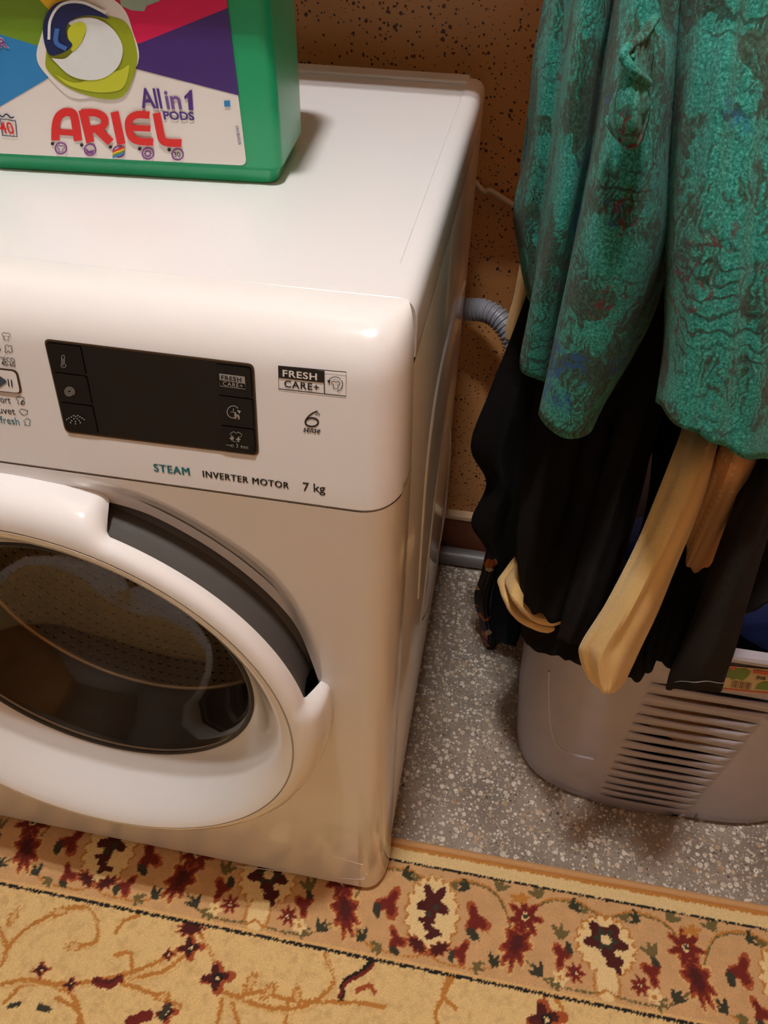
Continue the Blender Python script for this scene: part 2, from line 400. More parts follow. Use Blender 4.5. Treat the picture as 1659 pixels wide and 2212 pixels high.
# smoked glass bowl
def glass_mat():
    m, t, b = nt('smoked_door_glass'); t.nodes.remove(b); out = t.nodes['Material Output']
    tr = N(t, 'ShaderNodeBsdfTransparent'); gl = N(t, 'ShaderNodeBsdfGlossy'); gl.inputs['Roughness'].default_value = 0.02
    gl.inputs['Color'].default_value = (0.9, 0.88, 0.85, 1)
    co = obj_coord(t); nz = N(t, 'ShaderNodeTexNoise'); nz.inputs['Scale'].default_value = 30; t.links.new(co, nz.inputs['Vector'])
    t.links.new(mixc(t, nz.outputs['Fac'], (0.74, 0.67, 0.57, 1), (0.80, 0.73, 0.62, 1)), tr.inputs['Color'])
    lw = N(t, 'ShaderNodeLayerWeight'); lw.inputs['Blend'].default_value = 0.5
    pw = N(t, 'ShaderNodeMath', operation='POWER'); pw.inputs[1].default_value = 4.0; t.links.new(lw.outputs['Facing'], pw.inputs[0])
    fr = N(t, 'ShaderNodeMath', operation='MULTIPLY_ADD'); fr.inputs[1].default_value = 0.92; fr.inputs[2].default_value = 0.055; t.links.new(pw.outputs[0], fr.inputs[0])
    mx = N(t, 'ShaderNodeMixShader'); t.links.new(fr.outputs[0], mx.inputs[0]); t.links.new(tr.outputs[0], mx.inputs[1]); t.links.new(gl.outputs[0], mx.inputs[2])
    t.links.new(mx.outputs[0], out.inputs[0]); return m
M['glass'] = glass_mat()
lathe('glass_bowl', lambda a: [(0.1672, 0.0), (0.1655, 0.0015), (0.1625, 0.0), (0.158, -0.008), (0.150, -0.024), (0.140, -0.045), (0.126, -0.066), (0.105, -0.082), (0.075, -0.092), (0.04, -0.097), (0.0005, -0.098)], M['glass'], door)
lathe('glass_rim', lambda a: [(0.1674, -0.007), (0.1676, 0.0004), (0.1655, 0.0018), (0.1630, 0.0004)], M['rubber'], door)
# gasket, drum with lifters
lathe('gasket', lambda a: [(0.1725, -0.008), (0.177, -0.030), (0.181, -0.055), (0.179, -0.072), (0.174, -0.080), (0.1735, -0.088)], M['rubber'], wm)
def drum_mat():
    m, t, b = nt('perforated_drum_steel'); tc = N(t, 'ShaderNodeTexCoord'); sp = N(t, 'ShaderNodeSeparateXYZ'); t.links.new(tc.outputs['Object'], sp.inputs[0])
    def mt(op, a, b_=None):
        n = N(t, 'ShaderNodeMath', operation=op)
        for i, v in enumerate((a, b_)):
            if v is None: continue
            if isinstance(v, (int, float)): n.inputs[i].default_value = v
            else: t.links.new(v, n.inputs[i])
        return n.outputs[0]
    dx = mt('SUBTRACT', sp.outputs[0], DCX); dz = mt('SUBTRACT', sp.outputs[2], DCZ)
    an = mt('MULTIPLY', mt('ARCTAN2', dz, dx), 120 / (2 * math.pi))
    yy = mt('DIVIDE', sp.outputs[1], 0.0118); row = mt('FLOOR', yy)
    an2 = mt('ADD', an, mt('MULTIPLY', mt('MODULO', row, 2.0), 0.5))
    fa = mt('SUBTRACT', mt('FRACT', an2), 0.5); fy = mt('SUBTRACT', mt('FRACT', yy), 0.5)
    d2 = mt('ADD', mt('MULTIPLY', fa, fa), mt('MULTIPLY', fy, fy))
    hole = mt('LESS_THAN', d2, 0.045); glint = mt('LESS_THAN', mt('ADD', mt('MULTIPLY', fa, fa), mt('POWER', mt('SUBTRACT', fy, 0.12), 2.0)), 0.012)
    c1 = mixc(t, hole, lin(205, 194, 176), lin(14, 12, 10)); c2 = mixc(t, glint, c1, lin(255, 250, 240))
    t.links.new(c2, b.inputs['Base Color']); b.inputs['Metallic'].default_value = 0.35; b.inputs['Roughness'].default_value = 0.34
    return m
M['drum'] = drum_mat(); M['steel'] = pm('drum_steel', lin(226, 210, 184), 0.25, metal=0.5)
lathe('drum_lip', lambda a: [(0.175, -0.088), (0.1718, -0.0885), (0.1705, -0.0905), (0.1718, -0.0935), (0.180, -0.096), (0.205, -0.099), (0.235, -0.104)], M['steel'], wm)
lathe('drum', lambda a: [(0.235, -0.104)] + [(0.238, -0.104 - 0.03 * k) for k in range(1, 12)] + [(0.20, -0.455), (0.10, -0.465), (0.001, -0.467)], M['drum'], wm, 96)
for k in range(3):
    a0 = math.radians(-68 + 120 * k); V = []; L = 9
    for i in range(14):
        y = 0.13 + 0.29 * i / 13; hh = 0.052 * math.sin(math.pi * (0.04 + 0.92 * i / 13)) ** 0.6; wv = 0.12 * math.sin(i / 13 * math.pi)
        for j in range(L):
            s = j / (L - 1) * 2 - 1; r = 0.240 - hh * (1 - abs(s) ** 2.2); aa = a0 + s * 0.115 + wv
            V.append((DCX + r * math.cos(aa), y, DCZ + r * math.sin(aa)))
    mesh('drum_lifter', V, grid_faces(14, L), M['steel'], wm)

# ------------------------------------------------------------------ flat print helpers
FN = np.array([0, -1.0, TILT]); FN /= np.linalg.norm(FN); FUP = np.array([0, TILT, 1.0]); FUP /= np.linalg.norm(FUP)
FO = np.array([0, 0, ZF])
class Plane:
    def __init__(s, o, u, v, n, lift): s.o, s.u, s.v, s.n, s.lift = map(lambda q: np.array(q, float) if not np.isscalar(q) else q, (o, u, v, n, lift))
    def uv(s, px, py):
        P = atp(px, py, s.o + s.n * s.lift, s.n) - s.o; return np.array((P @ s.u, P @ s.v))
    def xyz(s, u, v, lift=None): return s.o + s.u * u + s.v * v + s.n * (s.lift if lift is None else lift)
    def px(s, px, py, lift=None):
        u, v = s.uv(px, py); return s.xyz(u, v, lift)
FA = Plane(FO, (1, 0, 0), FUP, FN, 0.0003)
def art(name, plane, shapes, mat, parent, lift=None):
    """shapes in photo pixels: ('p',[pts]) filled polygon, ('s',[pts],width[,closed]) stroke"""
    V = []; F = []; lf = plane.lift if lift is None else lift
    base_lf = lf
    for si, sh in enumerate(shapes):
        b = len(V); lf = base_lf + 0.00005 * min(si, 8)
        if sh[0] == 'p':
            V += [plane.px(x, y, lf) for x, y in sh[1]]; F.append(tuple(range(b, len(V))))
        else:
            cl = len(sh) > 3 and sh[3]
            v, f = flat_strip('', sh[1], sh[2], lambda x, y, lf=lf: plane.px(x, y, lf), None, None, cl)
            V += v; F += [tuple(b + i for i in q) for q in f]
    return mesh(name, V, F, mat, parent, smooth=False)
def circ(cx, cy, rx, ry=None, n=28, a0=0, a1=360, rot=0):
    ry = rx if ry is None else ry; P = []
    full = abs(a1 - a0) >= 360
    for k in range(n if full else n + 1):
        a = math.radians(a0 + (a1 - a0) * k / n); x, y = rx * math.cos(a), ry * math.sin(a); r = math.radians(rot)
        P.append((cx + x * math.cos(r) - y * math.sin(r), cy + x * math.sin(r) + y * math.cos(r)))
    return P
_tc = {}
def text_mesh(body, bold, spacing):
    key = (body, bold, spacing)
    if key not in _tc:
        cu = bpy.data.curves.new('lettering', 'FONT'); cu.body = body; cu.offset = bold; cu.space_character = spacing
        cu.resolution_u = 4
        o = bpy.data.objects.new('lettering_tmp', cu); C.objects.link(o)
        bpy.context.view_layer.update()
        m = bpy.data.meshes.new_from_object(o.evaluated_get(bpy.context.evaluated_depsgraph_get()))
        vs_ = np.array([v.co[:2] for v in m.vertices]); fs = [tuple(p.vertices) for p in m.polygons]
        bpy.data.objects.remove(o); bpy.data.curves.remove(cu); bpy.data.meshes.remove(m)
        _tc[key] = (vs_, fs)
    return _tc[key]
def text(name, body, plane, bl, br, h, mat, parent, bold=0.0, spacing=1.0, lift=None, shear=0.0, cap=None, heavy=0.0):
    """fits the lettering between photo points bl and br (its bottom corners), h = its height in photo pixels there"""
    vs_, fs = text_mesh(body, bold, spacing)
    lo, hi = vs_.min(0), vs_.max(0)
    A = plane.uv(*bl); B = plane.uv(*br); T = plane.uv(bl[0], bl[1] - h)
    ux = B - A; H = np.linalg.norm(T - A); uy = np.array([-ux[1], ux[0]]) / np.linalg.norm(ux) * H
    V = []; F = []; lf0 = plane.lift if lift is None else lift
    for ci, sh_ in enumerate((0.0,) if not heavy else (-heavy, -heavy / 2, 0.0, heavy / 2, heavy)):
        b0 = len(V)
        for x, y in vs_:
            a = (x - lo[0]) / (hi[0] - lo[0]); b = (y - lo[1]) / (hi[1] - lo[1])
            q = A + ux * a + uy * b + ux / np.linalg.norm(ux) * (shear * b * H + sh_ * H)
            V.append(plane.xyz(q[0], q[1], lf0 + 0.00003 * ci))
        F += [tuple(b0 + k for k in f) for f in fs]
    return mesh(name, V, F, mat, parent, smooth=False)

# --- display glass on the control panel
def rrect(c, r, n=5):
    """rounded quad from four photo corners (tl,tr,br,bl)"""
    P = []; c = [np.array(q, float) for q in c]
    for i in range(4):
        p, a, b = c[i], c[i - 1], c[(i + 1) % 4]
        d1 = (a - p) / np.linalg.norm(a - p); d2 = (b - p) / np.linalg.norm(b - p)
        for k in range(n + 1):
            t = k / n; s0 = p + d1 * r; s2 = p + d2 * r
            P.append(tuple((1 - t) ** 2 * s0 + 2 * t * (1 - t) * p + t * t * s2))
    return P
DQ = [(94, 731), (549, 786), (560, 985), (141, 934)]
art('display_bezel', FA, [('p', rrect(DQ, 14))], M['bezel'], fascia, 0.0004)
DI = [(98, 735), (546, 790), (556, 981), (144, 930)]
art('display', FA, [('p', rrect(DI, 12))], M['display'], fascia, 0.0012)
def lerp2(a, b, t): return tuple(np.array(a) * (1 - t) + np.array(b) * t)
L0, L1, R0, R1 = DI[0], DI[3], DI[1], DI[2]
def dq(u, v): return lerp2(lerp2(DI[0], DI[1], u), lerp2(DI[3], DI[2], u), v)
for c0, c1 in ((0.008, 0.172),):
    for r0, r1 in ((0.015, 0.33), (0.345, 0.66), (0.675, 0.98)):
        art('touch_key', FA, [('p', rrect([dq(c0, r0), dq(c1, r0), dq(c1, r1), dq(c0, r1)], 4))], M['key'], fascia, 0.0020)
for r0, r1 in ((0.02, 0.36), (0.375, 0.70), (0.715, 0.985)):
    art('touch_key', FA, [('p', rrect([dq(0.822, r0), dq(0.992, r0), dq(0.992, r1), dq(0.822, r1)], 4))], M['key'], fascia, 0.0020)
LK = 0.0024
sp = []
for k in range(60):
    a = k * 0.33; r = 2 + 9.5 * k / 60; sp.append((153 + r * math.cos(a), 844 + r * math.sin(a)))
dots = []
for i, (n_, rr) in enumerate(((3, 7), (4, 13), (5, 19), (5, 25))):
    for k in range(n_):
        a = math.radians(200 + 140 * (k + 0.5) / n_); dots.append(('p', circ(167 - rr * 0.9 * math.cos(a), 893 - rr * 0.85 * math.sin(a) - 2, 1.7, n=8)))
art('thermometer_icon', FA, [('s', [(137, 768), (137, 783), (135, 787), (136, 790), (141, 792), (145, 790), (146, 787), (143, 783), (143, 768), (142, 765), (138, 765)], 1.3, True), ('s', [(140, 772), (140, 788)], 1.6)], M['print_grey'], fascia, LK)
art('spiral_icon', FA, [('s', sp, 1.5)], M['print_grey'], fascia, LK)
art('rinse_icon', FA, dots, M['print_grey'], fascia, LK)
art('care_icon_plate', FA, [('p', [(476, 804), (531, 811), (532, 826), (477, 818)]), ('s', [(477, 818), (532, 826), (533, 838), (478, 831)], 1.2, True)], M['print_grey'], fascia, LK)
text('lettering', 'FRESH', FA, (481, 817), (524, 822.5), 9.5, M['key'], fascia, 0.018, 1.15, 0.0028)
text('lettering', 'CARE+', FA, (484, 830), (527, 836), 9, M['print_grey'], fascia, 0.012, 1.15, LK)
art('delay_icon', FA, [('s', circ(506, 887, 13, n=26, a0=40, a1=325), 1.8), ('s', [(507, 879), (506, 888), (500, 887)], 1.6), ('p', [(514, 882), (523, 885), (519, 891)])], M['print_grey'], fascia, LK)
text('lettering', 'h', FA, (509, 902), (520, 903.5), 15, M['print_grey'], fascia, 0.03, 1, LK)
shirt = lambda cx, cy, s: [(cx + s * x, cy + s * y) for x, y in ((-.35, -.9), (-1, -.55), (-.8, 0), (-.5, -.1), (-.5, .9), (.55, 1.0), (.55, 0), (.85, .12), (1.05, -.4), (.4, -.82), (.2, -.6), (-.12, -.65))]
art('steam_icon', FA, [('s', shirt(512, 940, 12), 1.4, True), ('p', [(503, 938), (505, 942), (509, 944), (505, 946), (503, 950), (501, 946), (497, 944), (501, 942)]), ('p', [(517, 940), (519, 944), (523, 946), (519, 948), (517, 952), (515, 948), (511, 946), (515, 944)])], M['print_grey'], fascia, LK)
text('lettering', '3 sec', FA, (512, 963.5), (539, 967.5), 8.5, M['print_grey'], fascia, 0.004, 1.05, LK)
art('key_icon', FA, [('s', circ(504, 960, 2.6, n=12), 1.2, True), ('s', [(501, 959.5), (491, 958)], 1.4)], M['print_grey'], fascia, LK)
# --- print right of the display
art('care_logo', FA, [('p', [(601, 790), (700, 801), (701, 826), (602, 815)]), ('s', [(601, 790.5), (748, 804), (747.5, 856), (602, 840)], 2.0, True), ('s', [(700, 800), (701, 851)], 2.0), ('s', [(602, 815), (701, 826)], 1.5)], M['print_black'], fascia)
text('lettering', 'FRESH', FA, (611, 813), (685, 821.5), 15, M['print_white'], fascia, 0.022, 1.1, 0.0007)
text('lettering', 'CARE+', FA, (614, 836), (689, 845), 15, M['print_black'], fascia, 0.014, 1.1)
art('care_shirt_icon', FA, [('s', shirt(725, 831, 9), 1.5, True), ('s', circ(724, 830, 16, n=24, a0=-160, a1=-40), 1.5), ('s', circ(724, 830, 16, n=24, a0=-30, a1=75), 1.5), ('p', [(706, 822), (712, 829), (714, 821)])], M['print_black'], fascia)
six = [(683, 889), (674, 893), (666, 901), (661, 911)] + [(672 - 13.5 * math.cos(math.radians(a)), 911 - 11 * math.sin(math.radians(a))) for a in range(0, -361, -15)]
art('numeral_six', FA, [('s', catmull([(686, 888), (676, 892), (667, 899), (660.5, 907), (659, 913)], 12), 3.0), ('s', circ(673.5, 912, 14, 9.2, n=32), 3.6, True)], M['print_black'], fascia)
text('lettering', 'th', FA, (680, 897), (690, 898.5), 8, M['print_black'], fascia, 0, 1, None, 0.2)
text('lettering', 'sense', FA, (655, 932.5), (690, 936.5), 9, M['print_black'], fascia, 0.0, 1.1, None, 0.25, heavy=0.04)
text('lettering', 'STEAM', FA, (334, 1018), (410, 1027), 16, M['print_teal'], fascia, 0.0, 1.15, heavy=0.06)
text('lettering', 'INVERTER MOTOR', FA, (439, 1030), (624, 1056), 13.5, M['print_black'], fascia, 0.0, 1.12, heavy=0.05)
text('lettering', '7 kg', FA, (655, 1066), (703, 1071), 24, M['print_black'], fascia, 0.012, 1.0)
# --- print left of the display
text('lettering', 'Sport', FA, (-14, 872), (25, 877), 19, M['print_black'], fascia, 0.0)
text('lettering', 'Duvet', FA, (-17, 891), (34, 896), 14, M['print_black'], fascia, 0.0)
text('lettering', 'Refresh', FA, (-19, 912), (43, 918.5), 15, M['print_teal'], fascia, 0.0)
text('lettering', 'ECO', FA, (9, 781), (33, 783.5), 9.5, M['print_black'], fascia, 0.0)
text('lettering', '40-60', FA, (5, 790), (34, 793), 9, M['print_black'], fascia, 0.0)
text('lettering', 'Cotton', FA, (-52, 753), (2, 758), 11, M['print_black'], fascia, 0.0)
art('program_icon', FA, [('s', shirt(13, 726, 9), 1.3, True)], M['print_black'], fascia)
art('program_icon', FA, [('s', catmull([(11, 753), (11, 747), (16, 745), (19, 748), (23, 746), (26, 750), (24, 754), (27, 758), (22, 762), (18, 757), (14, 762), (10, 759), (13, 755), (11, 753)], 40)[:-1].tolist(), 1.2, True)], M['print_black'], fascia)
art('program_icon', FA, [('s', shirt(43, 864, 9), 1.3, True)], M['print_black'], fascia)
art('program_icon', FA, [('s', circ(49, 870, 4, n=12), 1.6, True)], M['print_black'], fascia)
art('program_icon', FA, [('s', [(41, 888), (46, 883), (60, 887), (58, 895), (50, 897)], 1.3, True)], M['print_black'], fascia)
art('program_icon', FA, [('s', [(-2, 775), (3, 771), (7, 778), (4, 786)], 1.3)], M['print_black'], fascia)
art('refresh_icon', FA, [('s', [(50, 909), (56, 906), (58, 903), (62, 905), (66, 909), (63, 914), (66, 918), (60, 920), (55, 917), (53, 919), (55, 913)], 1.3, True)], M['print_teal'], fascia)
PB = [(-40, 790), (38, 799), (49, 851), (-38, 842)]
art('start_button', FA, [('p', rrect(PB, 12))], M['bezel'], fascia, 0.0004)
art('start_button_face', FA, [('p', rrect([(-38, 793), (35.5, 801.5), (45.5, 848), (-36, 839)], 10))], M['white'], fascia, 0.0014)
M['print_slate'] = pm('slate_print', lin(70, 80, 92), 0.4)
art('start_symbol', FA, [('p', [(-10, 806), (-2, 807), (16, 820), (17, 824), (3, 834), (-8, 833)])], M['print_slate'], fascia, 0.0019)
art('pause_symbol', FA, [('s', [(20, 817), (22, 833)], 2.2), ('s', [(27, 818), (29, 834)], 2.2)], M['print_black'], fascia, 0.0019)

# ------------------------------------------------------------------ detergent box on the machine
M['green'] = pm('green_box_plastic', lin(34, 160, 108), 0.30, var=0.03, coat=0.15)
M['green_lid'] = pm('green_lid_plastic', lin(16, 112, 74), 0.34)
bang = math.atan2(0.018, 0.228); bu = np.array([math.cos(bang), math.sin(bang), 0]); bv = np.array([-math.sin(bang), math.cos(bang), 0])
BO = np.array([-0.1370, 0.2345, ZT - 0.001])   # front right bottom corner of the box
BWd, BDp, BHt = 0.272, 0.118, 0.195
db = thing('detergent_box', 'green plastic detergent capsule box with colourful label on washing machine', 'box', tuple(BO))
def bp_(u, d, z): return BO + bu * u + bv * d + np.array([0, 0, z])
def rr_loop(u0, u1, d0, d1, rf, rb, n=6):
    L = []
    for (cx, cy, a0, r) in ((u1 - rf, d0 + rf, -90, rf), (u1 - rb, d1 - rb, 0, rb), (u0 + rb, d1 - rb, 90, rb), (u0 + rf, d0 + rf, 180, rf)):
        for k in range(n + 1):
            a = math.radians(a0 + 90 * k / n); L.append((cx + r * math.cos(a), cy + r * math.sin(a)))
    return L
rows = [(0.008, 0.0), (0.0062, 0.0015), (0.004, 0.0105), (0.0025, 0.0125), (0.0, 0.0150), (-0.0005, 0.05), (0.0, 0.10), (0.0, 0.150), (0.002, 0.160)]
V = []
for ins, z in rows:
    for u, d in rr_loop(-BWd + ins, -ins, ins, BDp - ins, 0.010, 0.030): V.append(bp_(u, d, z))
nl = 28; F = grid_faces(len(rows), nl, closed_c=True) + [tuple(range(nl))[::-1], tuple((len(rows) - 1) * nl + k for k in range(nl))]
mesh('body', V, F, M['green'], db)
V = []
for ins, z in ((-0.003, 0.150), (-0.014, 0.154), (-0.014, 0.186), (-0.010, 0.192), (0.004, BHt)):
    for u, d in rr_loop(-BWd + ins, -ins, ins, BDp - ins, 0.014, 0.032): V.append(bp_(u, d, z))
mesh('lid', V, grid_faces(5, nl, closed_c=True) + [tuple(range(nl))[::-1], tuple(4 * nl + k for k in range(nl))], M['green_lid'], db)
LB = Plane(BO, bu, (0, 0, 1), -bv, 0.0012)
M['lab_white'] = pm('label_white', lin(232, 228, 222), 0.42, var=0.01)
def pcol(n_, r, g, b, rough=0.42): M[n_] = pm(n_, lin(r, g, b), rough, var=0.05, scale=90); return M[n_]
pcol('lab_purple', 66, 40, 112); pcol('lab_pink', 214, 20, 84); pcol('lab_blue', 44, 132, 196); pcol('lab_green', 112, 150, 34); pcol('lab_yellow', 240, 196, 44)
pcol('lab_red', 218, 36, 34); pcol('lab_violet', 78, 48, 128); pcol('lab_navy', 24, 34, 84); pcol('lab_podgreen', 150, 164, 26); pcol('lab_podlime', 196, 204, 50); pcol('lab_podwhite', 226, 232, 232)
pcol('lab_lilac', 120, 84, 150); pcol('lab_tear', 150, 172, 150); pcol('lab_podblue', 60, 110, 180); pcol('lab_mid', 128, 56, 140)
lab = art('label', LB, [('p', rrect([(-14, -330), (452, -300), (533, 358), (-12, 331)], 16))], M['lab_white'], db, 0.0010)
CB = (190, 112)
sec = [('lab_purple', [(190, 128), (306, 92), (492, 17), (500, 80), (516, 206), (300, 150)]),
       ('lab_pink', [(190, 112), (255, -40), (262, -140), (474, -120), (492, 17), (306, 92)]),
       ('lab_yellow', [(190, 112), (84, -2), (20, -80), (60, -160), (255, -150), (255, -40)]),
       ('lab_green', [(190, 112), (85, 100), (0, 74), (-14, 70), (-14, -110), (20, -80), (84, -2)]),
       ('lab_blue', [(190, 112), (85, 100), (0, 74), (-13, 70), (-13, 237), (0, 230), (92, 176)])]
for k_, P in sec: art('label_ray', LB, [('p', P)], M[k_], lab, 0.0013)
# soft pale halo around the capsule print
art('label_halo', LB, [('p', [(190 + (108 + 6 * math.sin(5 * a)) * math.cos(a), 100 + (112 + 5 * math.sin(4 * a)) * math.sin(a)) for a in np.linspace(0, 2 * math.pi, 60)[:-1]])], M['lab_white'], lab, 0.0016)
art('label_tear', LB, [('p', [(258, -10), (262, 12), (285, 22), (312, 24), (318, 12), (345, 2), (352, -12)])], M['lab_tear'], lab, 0.0019)
# capsule print
art('capsule_film', LB, [('p', catmull([(108, 60), (100, 120), (104, 152), (150, 190), (215, 212), (262, 210), (284, 178), (297, 130), (292, 90), (278, 55), (250, 38), (180, 30), (108, 60)], 60)[:-1].tolist())], M['lab_podgreen'], lab, 0.0019)
art('capsule_film_light', LB, [('p', catmull([(120, 160), (165, 178), (225, 160), (262, 150), (280, 140), (272, 180), (252, 196), (205, 198), (150, 184), (120, 160)], 40)[:-1].tolist())], M['lab_podlime'], lab, 0.0022)
art('capsule_white', LB, [('p', catmull([(112, 124), (140, 126), (158, 112), (176, 92), (186, 70), (178, 50), (160, 55), (150, 48), (176, 38), (210, 40), (245, 62), (266, 100), (258, 140), (228, 166), (190, 172), (150, 160), (112, 124)], 70)[:-1].tolist())], M['lab_podwhite'], lab, 0.0025)
art('capsule_lime', LB, [('p', catmull([(186, 70), (176, 92), (158, 110), (150, 84), (148, 66), (158, 52), (176, 46), (188, 56), (186, 70)], 36)[:-1].tolist())], M['lab_podlime'], lab, 0.0028)
art('capsule_navy', LB, [('p', catmull([(240, 40), (205, 14), (160, 0), (120, 8), (98, 42), (96, 80), (108, 116), (130, 116), (152, 104), (158, 94), (146, 78), (146, 56), (160, 40), (195, 32), (240, 40)], 70)[:-1].tolist())], M['lab_navy'], lab, 0.0031)
art('capsule_sheen', LB, [('s', catmull([(230, 26), (180, 4), (136, 8), (112, 40), (108, 84)], 24).tolist(), 6)], M['lab_podwhite'], lab, 0.0034)
art('capsule_blue', LB, [('s', catmull([(126, 60), (124, 90), (146, 104)], 12).tolist(), 10)], M['lab_podblue'], lab, 0.0034)
# lettering
AR = [[('s', catmull([(120, 303), (121, 272), (127, 252), (141, 242), (156, 244), (162, 256), (169, 304)], 26).tolist(), 18), ('s', [(124, 284), (164, 287)], 13)],
      [('s', [(196, 307), (179, 237)], 18), ('s', catmull([(176, 243), (206, 243), (224, 252), (227, 265), (217, 276), (192, 279)], 20).tolist(), 16), ('s', [(206, 274), (240, 307)], 18)],
      [('s', [(248, 241), (263, 311)], 18)],
      [('s', catmull([(324, 248), (297, 247), (281, 257), (279, 276), (286, 296), (302, 304), (332, 306)], 26).tolist(), 16), ('s', [(282, 275), (326, 277)], 13)],
      [('s', catmull([(339, 243), (347, 284), (352, 301), (364, 307), (393, 308)], 20).tolist(), 17)]]
for li, L_ in enumerate(AR): art('brand_letter', LB, L_, M['lab_red'], lab, 0.0017 + 0.0002 * li)
text('lettering', 'All', LB, (307, 233), (352, 234), 42, M['lab_violet'], lab, 0.018, 0.95, 0.0017)
text('lettering', 'in', LB, (361, 235), (394, 236), 38, M['lab_lilac'], lab, 0.018, 0.95, 0.0018)
art('numeral_one', LB, [('p', [(398, 208), (406, 200), (411, 194), (415, 194), (418, 238), (408, 237), (406, 210), (400, 215)])], M['lab_violet'], lab, 0.0018)
text('lettering', 'PODS', LB, (355, 258), (421, 260), 18, M['lab_violet'], lab, 0.03, 1.0, 0.0017)
for k, (cx, cy) in enumerate(((132, 320), (195, 323), (257, 327), (320, 331), (384, 333))):
    art('benefit_icon', LB, [('s', circ(cx, cy, 12, n=22), 3, True)], M['lab_mid'], lab, 0.0017)
    art('benefit_number', LB, [('p', circ(cx - 18, cy - 10, 4, n=10))], M['print_black'], lab, 0.0017)
    if k == 0: art('benefit_shirt', LB, [('s', shirt(cx, cy, 8), 1.8, True)], M['lab_mid'], lab, 0.0019)
    if k == 1: art('benefit_drop', LB, [('p', [(cx - 10, cy - 4), (cx - 2, cy + 3), (cx + 10, cy), (cx + 6, cy + 9), (cx - 6, cy + 8)])], M['lab_mid'], lab, 0.0019)
    if k == 2:
        for q, c_ in enumerate(('lab_red', 'lab_yellow', 'lab_green', 'lab_blue')):
            art('benefit_rainbow', LB, [('s', catmull([(cx - 13, cy + 1 + q * 4), (cx - 3, cy - 4 + q * 4), (cx + 4, cy - 6 + q * 4), (cx + 12, cy - 10 + q * 4)], 8).tolist(), 4)], M[c_], lab, 0.0020)
    if k == 3:
        art('benefit_flower', LB, [('p', circ(cx + 6 * math.cos(a), cy + 6 * math.sin(a), 2.3, n=8)) for a in np.linspace(0, 2 * math.pi, 9)[:-1]], M['lab_mid'], lab, 0.0019)
    if k == 4: text('lettering', '30', LB, (cx - 7, cy + 5), (cx + 7, cy + 5.5), 10, M['print_black'], lab, 0.01, 1, 0.0019)
art('code_square', LB, [('p', [(484, 217), (497, 217), (498, 230), (485, 230)])], M['lab_blue'], lab, 0.0017)
art('wash_tub_icon', LB, [('s', [(1, 256), (34, 261), (37, 295), (6, 292)], 2.2, True), ('s', catmull([(-6, 244), (6, 252), (14, 246), (24, 254), (31, 252)], 14).tolist(), 3)], M['lab_navy'], lab, 0.0017)
text('lettering', '40', LB, (3, 287), (33, 290), 24, M['lab_red'], lab, 0.01, 1, 0.0018)
text('lettering', 'COLOR', LB, (-96, 100), (21, 104), 22, M['print_white'], lab, 0.06, 1, 0.0017)
text('lettering', 'COLOR', LB, (-94, 99), (19, 103), 19, M['lab_mid'], lab, 0.01, 1, 0.0020)
# tiny vertical code
A = Plane(BO, (0, 0, 1), -bu, -bv, 0.0012)
text('lettering', '90703708 5563', A, (522, 312), (515, 272), 7, M['lab_violet'], lab, 0, 1, 0.0017)

# ------------------------------------------------------------------ hose, pipe, cable behind the machine
hp = [(-0.10, 0.632, 0.50), (-0.04, 0.634, 0.538), tuple(at(1000, 668, 1, 0.628)), tuple(at(1050, 672, 1, 0.615)), tuple(at(1088, 700, 1, 0.60)), tuple(at(1118, 760, 1, 0.58)), tuple(at(1140, 860, 1, 0.56)), (0.115, 0.55, 0.20), (0.13, 0.56, 0.02)]
tag(tube('drain_hose', hp, 0.0165, M['hose'], None, n=16, samples=520, ridge=lambda k: (1.0, 1.0, 0.84, 0.84)[k % 4]), 'grey corrugated drain hose curving out from behind the washing machine', 'hose')
tag(tube('floor_pipe', [(-0.9, 0.632, 0.0175), (X1 - 0.01, 0.632, 0.0175)], 0.0172, M['pipe'], None, n=20, samples=8), 'smooth grey waste pipe lying along the brown baseboard', 'pipe')
cp = [(-0.08, 0.655, 0.80), tuple(at(1030, 398, 1, 0.655)), tuple(at(1060, 412, 1, 0.656)), tuple(at(1105, 440, 1, 0.657)), (0.12, 0.657, 0.655), (0.2, 0.657, 0.60), (0.22, 0.657, 0.3), (0.23, 0.657, 0.115)]
tag(tube('power_cable', cp, 0.0036, M['cable'], None, n=8, samples=60), 'thin off-white cable running across the speckled wall', 'cable')

